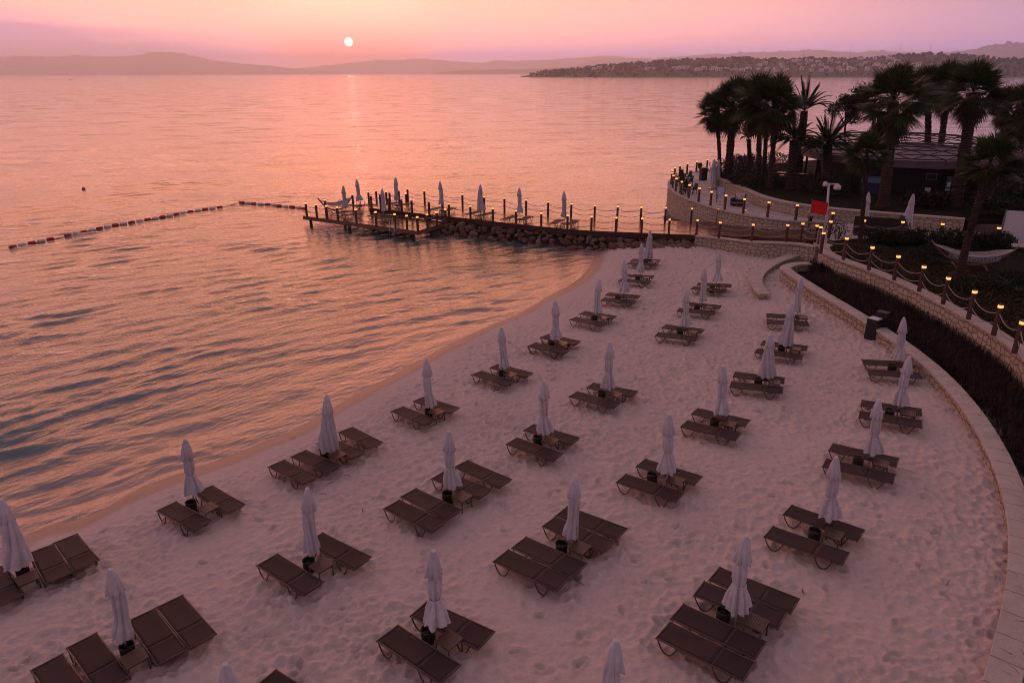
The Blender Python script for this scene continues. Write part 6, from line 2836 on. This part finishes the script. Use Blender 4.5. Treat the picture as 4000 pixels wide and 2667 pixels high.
sunside = t.ramp(u, [(U(0), (1.9, 1.3, 3.4)), (U(1.2), (2.1, 1.25, 2.8)), (U(2.0), (2.5, 1.05, 1.15)), (U(3.2), (2.1, 0.92, 0.82)), (U(6), (1.66, 0.70, 0.56)), (U(11), (2.5, 0.84, 0.42)), (U(18), (2.5, 0.76, 0.36)), (U(23), (1.85, 0.60, 0.35)), (U(29), (0.80, 0.38, 0.33)), (U(36), (0.40, 0.27, 0.33)), (U(90), (0.38, 0.28, 0.38))])
offside = t.ramp(u, [(U(0), (1.6, 1.3, 3.4)), (U(1.2), (1.5, 1.15, 2.8)), (U(2.2), (1.15, 0.64, 1.1)), (U(5), (0.56, 0.34, 0.46)), (U(12), (1.0, 0.47, 0.54)), (U(20), (0.85, 0.38, 0.42)), (U(29), (0.45, 0.28, 0.35)), (U(37), (0.36, 0.26, 0.34)), (U(90), (0.36, 0.27, 0.37))])
mr = t.n('ShaderNodeMapRange', interpolation_type='SMOOTHSTEP')
mr.inputs[1].default_value = 0.58
mr.inputs[2].default_value = 0.985
t.l(ca, mr.inputs[0])
sky = t.mix(mr.outputs[0], offside, sunside)
# dimmer opposite the sunset
mb = t.n('ShaderNodeMapRange')
mb.inputs[1].default_value = -1.0
mb.inputs[2].default_value = 0.7
mb.inputs[3].default_value = 0.48
mb.inputs[4].default_value = 1.0
t.l(ca, mb.inputs[0])
cc = t.n('ShaderNodeCombineColor')
for i in range(3):
    t.l(mb.outputs[0], cc.inputs[i])
sky = t.mix(1.0, sky, cc.outputs[0], 'MULTIPLY')
# mauve cloud bank low on the left
cz = t.n('ShaderNodeMapping')
cz.inputs['Scale'].default_value = (2.2, 2.2, 30)
t.l(nv.outputs[0], cz.inputs[0])
cn = t.noise(cz.outputs[0], 1.6, 5, .55)
az = t.math('MULTIPLY', t.math('ARCTAN2', sx.outputs[0], sx.outputs[1]), 180 / PI)
# upper limit of the bank falls from 4.4 deg at far left to 1 deg near the sun
lim = t.n('ShaderNodeMapRange')
lim.inputs[1].default_value = -40
lim.inputs[2].default_value = -15
lim.inputs[3].default_value = 4.7
lim.inputs[4].default_value = 2.0
t.l(az, lim.inputs[0])
cm = t.math('SUBTRACT', t.math('ADD', lim.outputs[0], t.math('MULTIPLY', t.math('SUBTRACT', cn, .5), 2.4)), eld)
cm = t.math('MULTIPLY', cm, .9, True)
azf = t.n('ShaderNodeMapRange', interpolation_type='SMOOTHSTEP')
azf.inputs[1].default_value = -15
azf.inputs[2].default_value = -26
t.l(az, azf.inputs[0])
cm = t.math('MULTIPLY', t.math('MULTIPLY', cm, azf.outputs[0]), .82)
sky = t.mix(cm, sky, (0.60, 0.42, 0.80))
# faint streaks
cn2 = t.noise(cz.outputs[0], 3.5, 5, .6)
st = t.n('ShaderNodeMapRange')
st.inputs[1].default_value = .55
st.inputs[2].default_value = .8
st.inputs[4].default_value = .10
t.l(cn2, st.inputs[0])
sky = t.mix(st.outputs[0], sky, (0.5, 0.3, 0.36))
# glow round the sun
gl = t.n('ShaderNodeMapRange', interpolation_type='SMOOTHSTEP')
gl.inputs[1].default_value = math.cos(R_(11))
gl.inputs[2].default_value = 1.0
t.l(cosang, gl.inputs[0])
g2 = t.math('POWER', gl.outputs[0], 3.0)
sky = t.mix(g2, sky, (3.4, 0.95, 0.80))
dk = t.math('GREATER_THAN', cosang, math.cos(R_(0.285)))
sky = t.mix(dk, sky, (15.0, 11.5, 9.5))
below = t.math('LESS_THAN', sx.outputs[2], -0.002)
sky = t.mix(below, sky, (0.25, 0.15, 0.15))
ns = t.n('ShaderNodeTexSky', sky_type='NISHITA')
ns.sun_disc = False
ns.sun_elevation = SUN_EL
ns.sun_rotation = SUN_AZ
ns.air_density = 1.5
ns.dust_density = 4.0
bg1 = t.n('ShaderNodeBackground')
t.l(sky, bg1.inputs[0])
bg1.inputs[1].default_value = 1.0
bg2 = t.n('ShaderNodeBackground')
t.l(ns.outputs[0], bg2.inputs[0])
bg2.inputs[1].default_value = 0.05
ad = t.n('ShaderNodeAddShader')
t.l(bg1.outputs[0], ad.inputs[0])
t.l(bg2.outputs[0], ad.inputs[1])
t.l(ad.outputs[0], t.out.inputs[0])

sl = bpy.data.lights.new('sun', 'SUN')
sl.energy = 0.004
sl.angle = R_(3.0)
sl.color = (1.0, 0.30, 0.26)
so_ = bpy.data.objects.new('sun', sl)
so_.rotation_euler = sun_dir.to_track_quat('Z', 'Y').to_euler()
COL.objects.link(so_)

HAZE = 1.2e-4
if HAZE:
    m = MB()
    m.box((0, 11900, 267), (60000, 25000, 538))
    hz = m.build('haze', None)
    tm = NT('evening haze')
    pv = tm.n('ShaderNodeVolumePrincipled')
    pv.inputs['Color'].default_value = (0.81, 0.88, 1.0, 1)
    pv.inputs['Density'].default_value = HAZE
    pv.inputs['Anisotropy'].default_value = 0.72
    tm.l(pv.outputs[0], tm.out.inputs['Volume'])
    hz.data.materials.append(tm.m)
    tag(hz, 'pale evening haze over the bay', 'haze', None, 'stuff')

# ------------------------------------------------------------------ render settings
sc.render.engine = 'CYCLES'
sc.cycles.use_denoising = True
sc.cycles.filter_width = 1.0
sc.cycles.max_bounces = 6
sc.cycles.diffuse_bounces = 2
sc.cycles.glossy_bounces = 3
sc.cycles.transmission_bounces = 2
sc.cycles.volume_bounces = 3
sc.cycles.caustics_reflective = False
sc.cycles.caustics_refractive = False
sc.cycles.sample_clamp_indirect = 4.0
sc.view_settings.view_transform = 'Standard'
sc.view_settings.look = 'None'
sc.view_settings.exposure = 0.0
sc.view_settings.gamma = 1.0
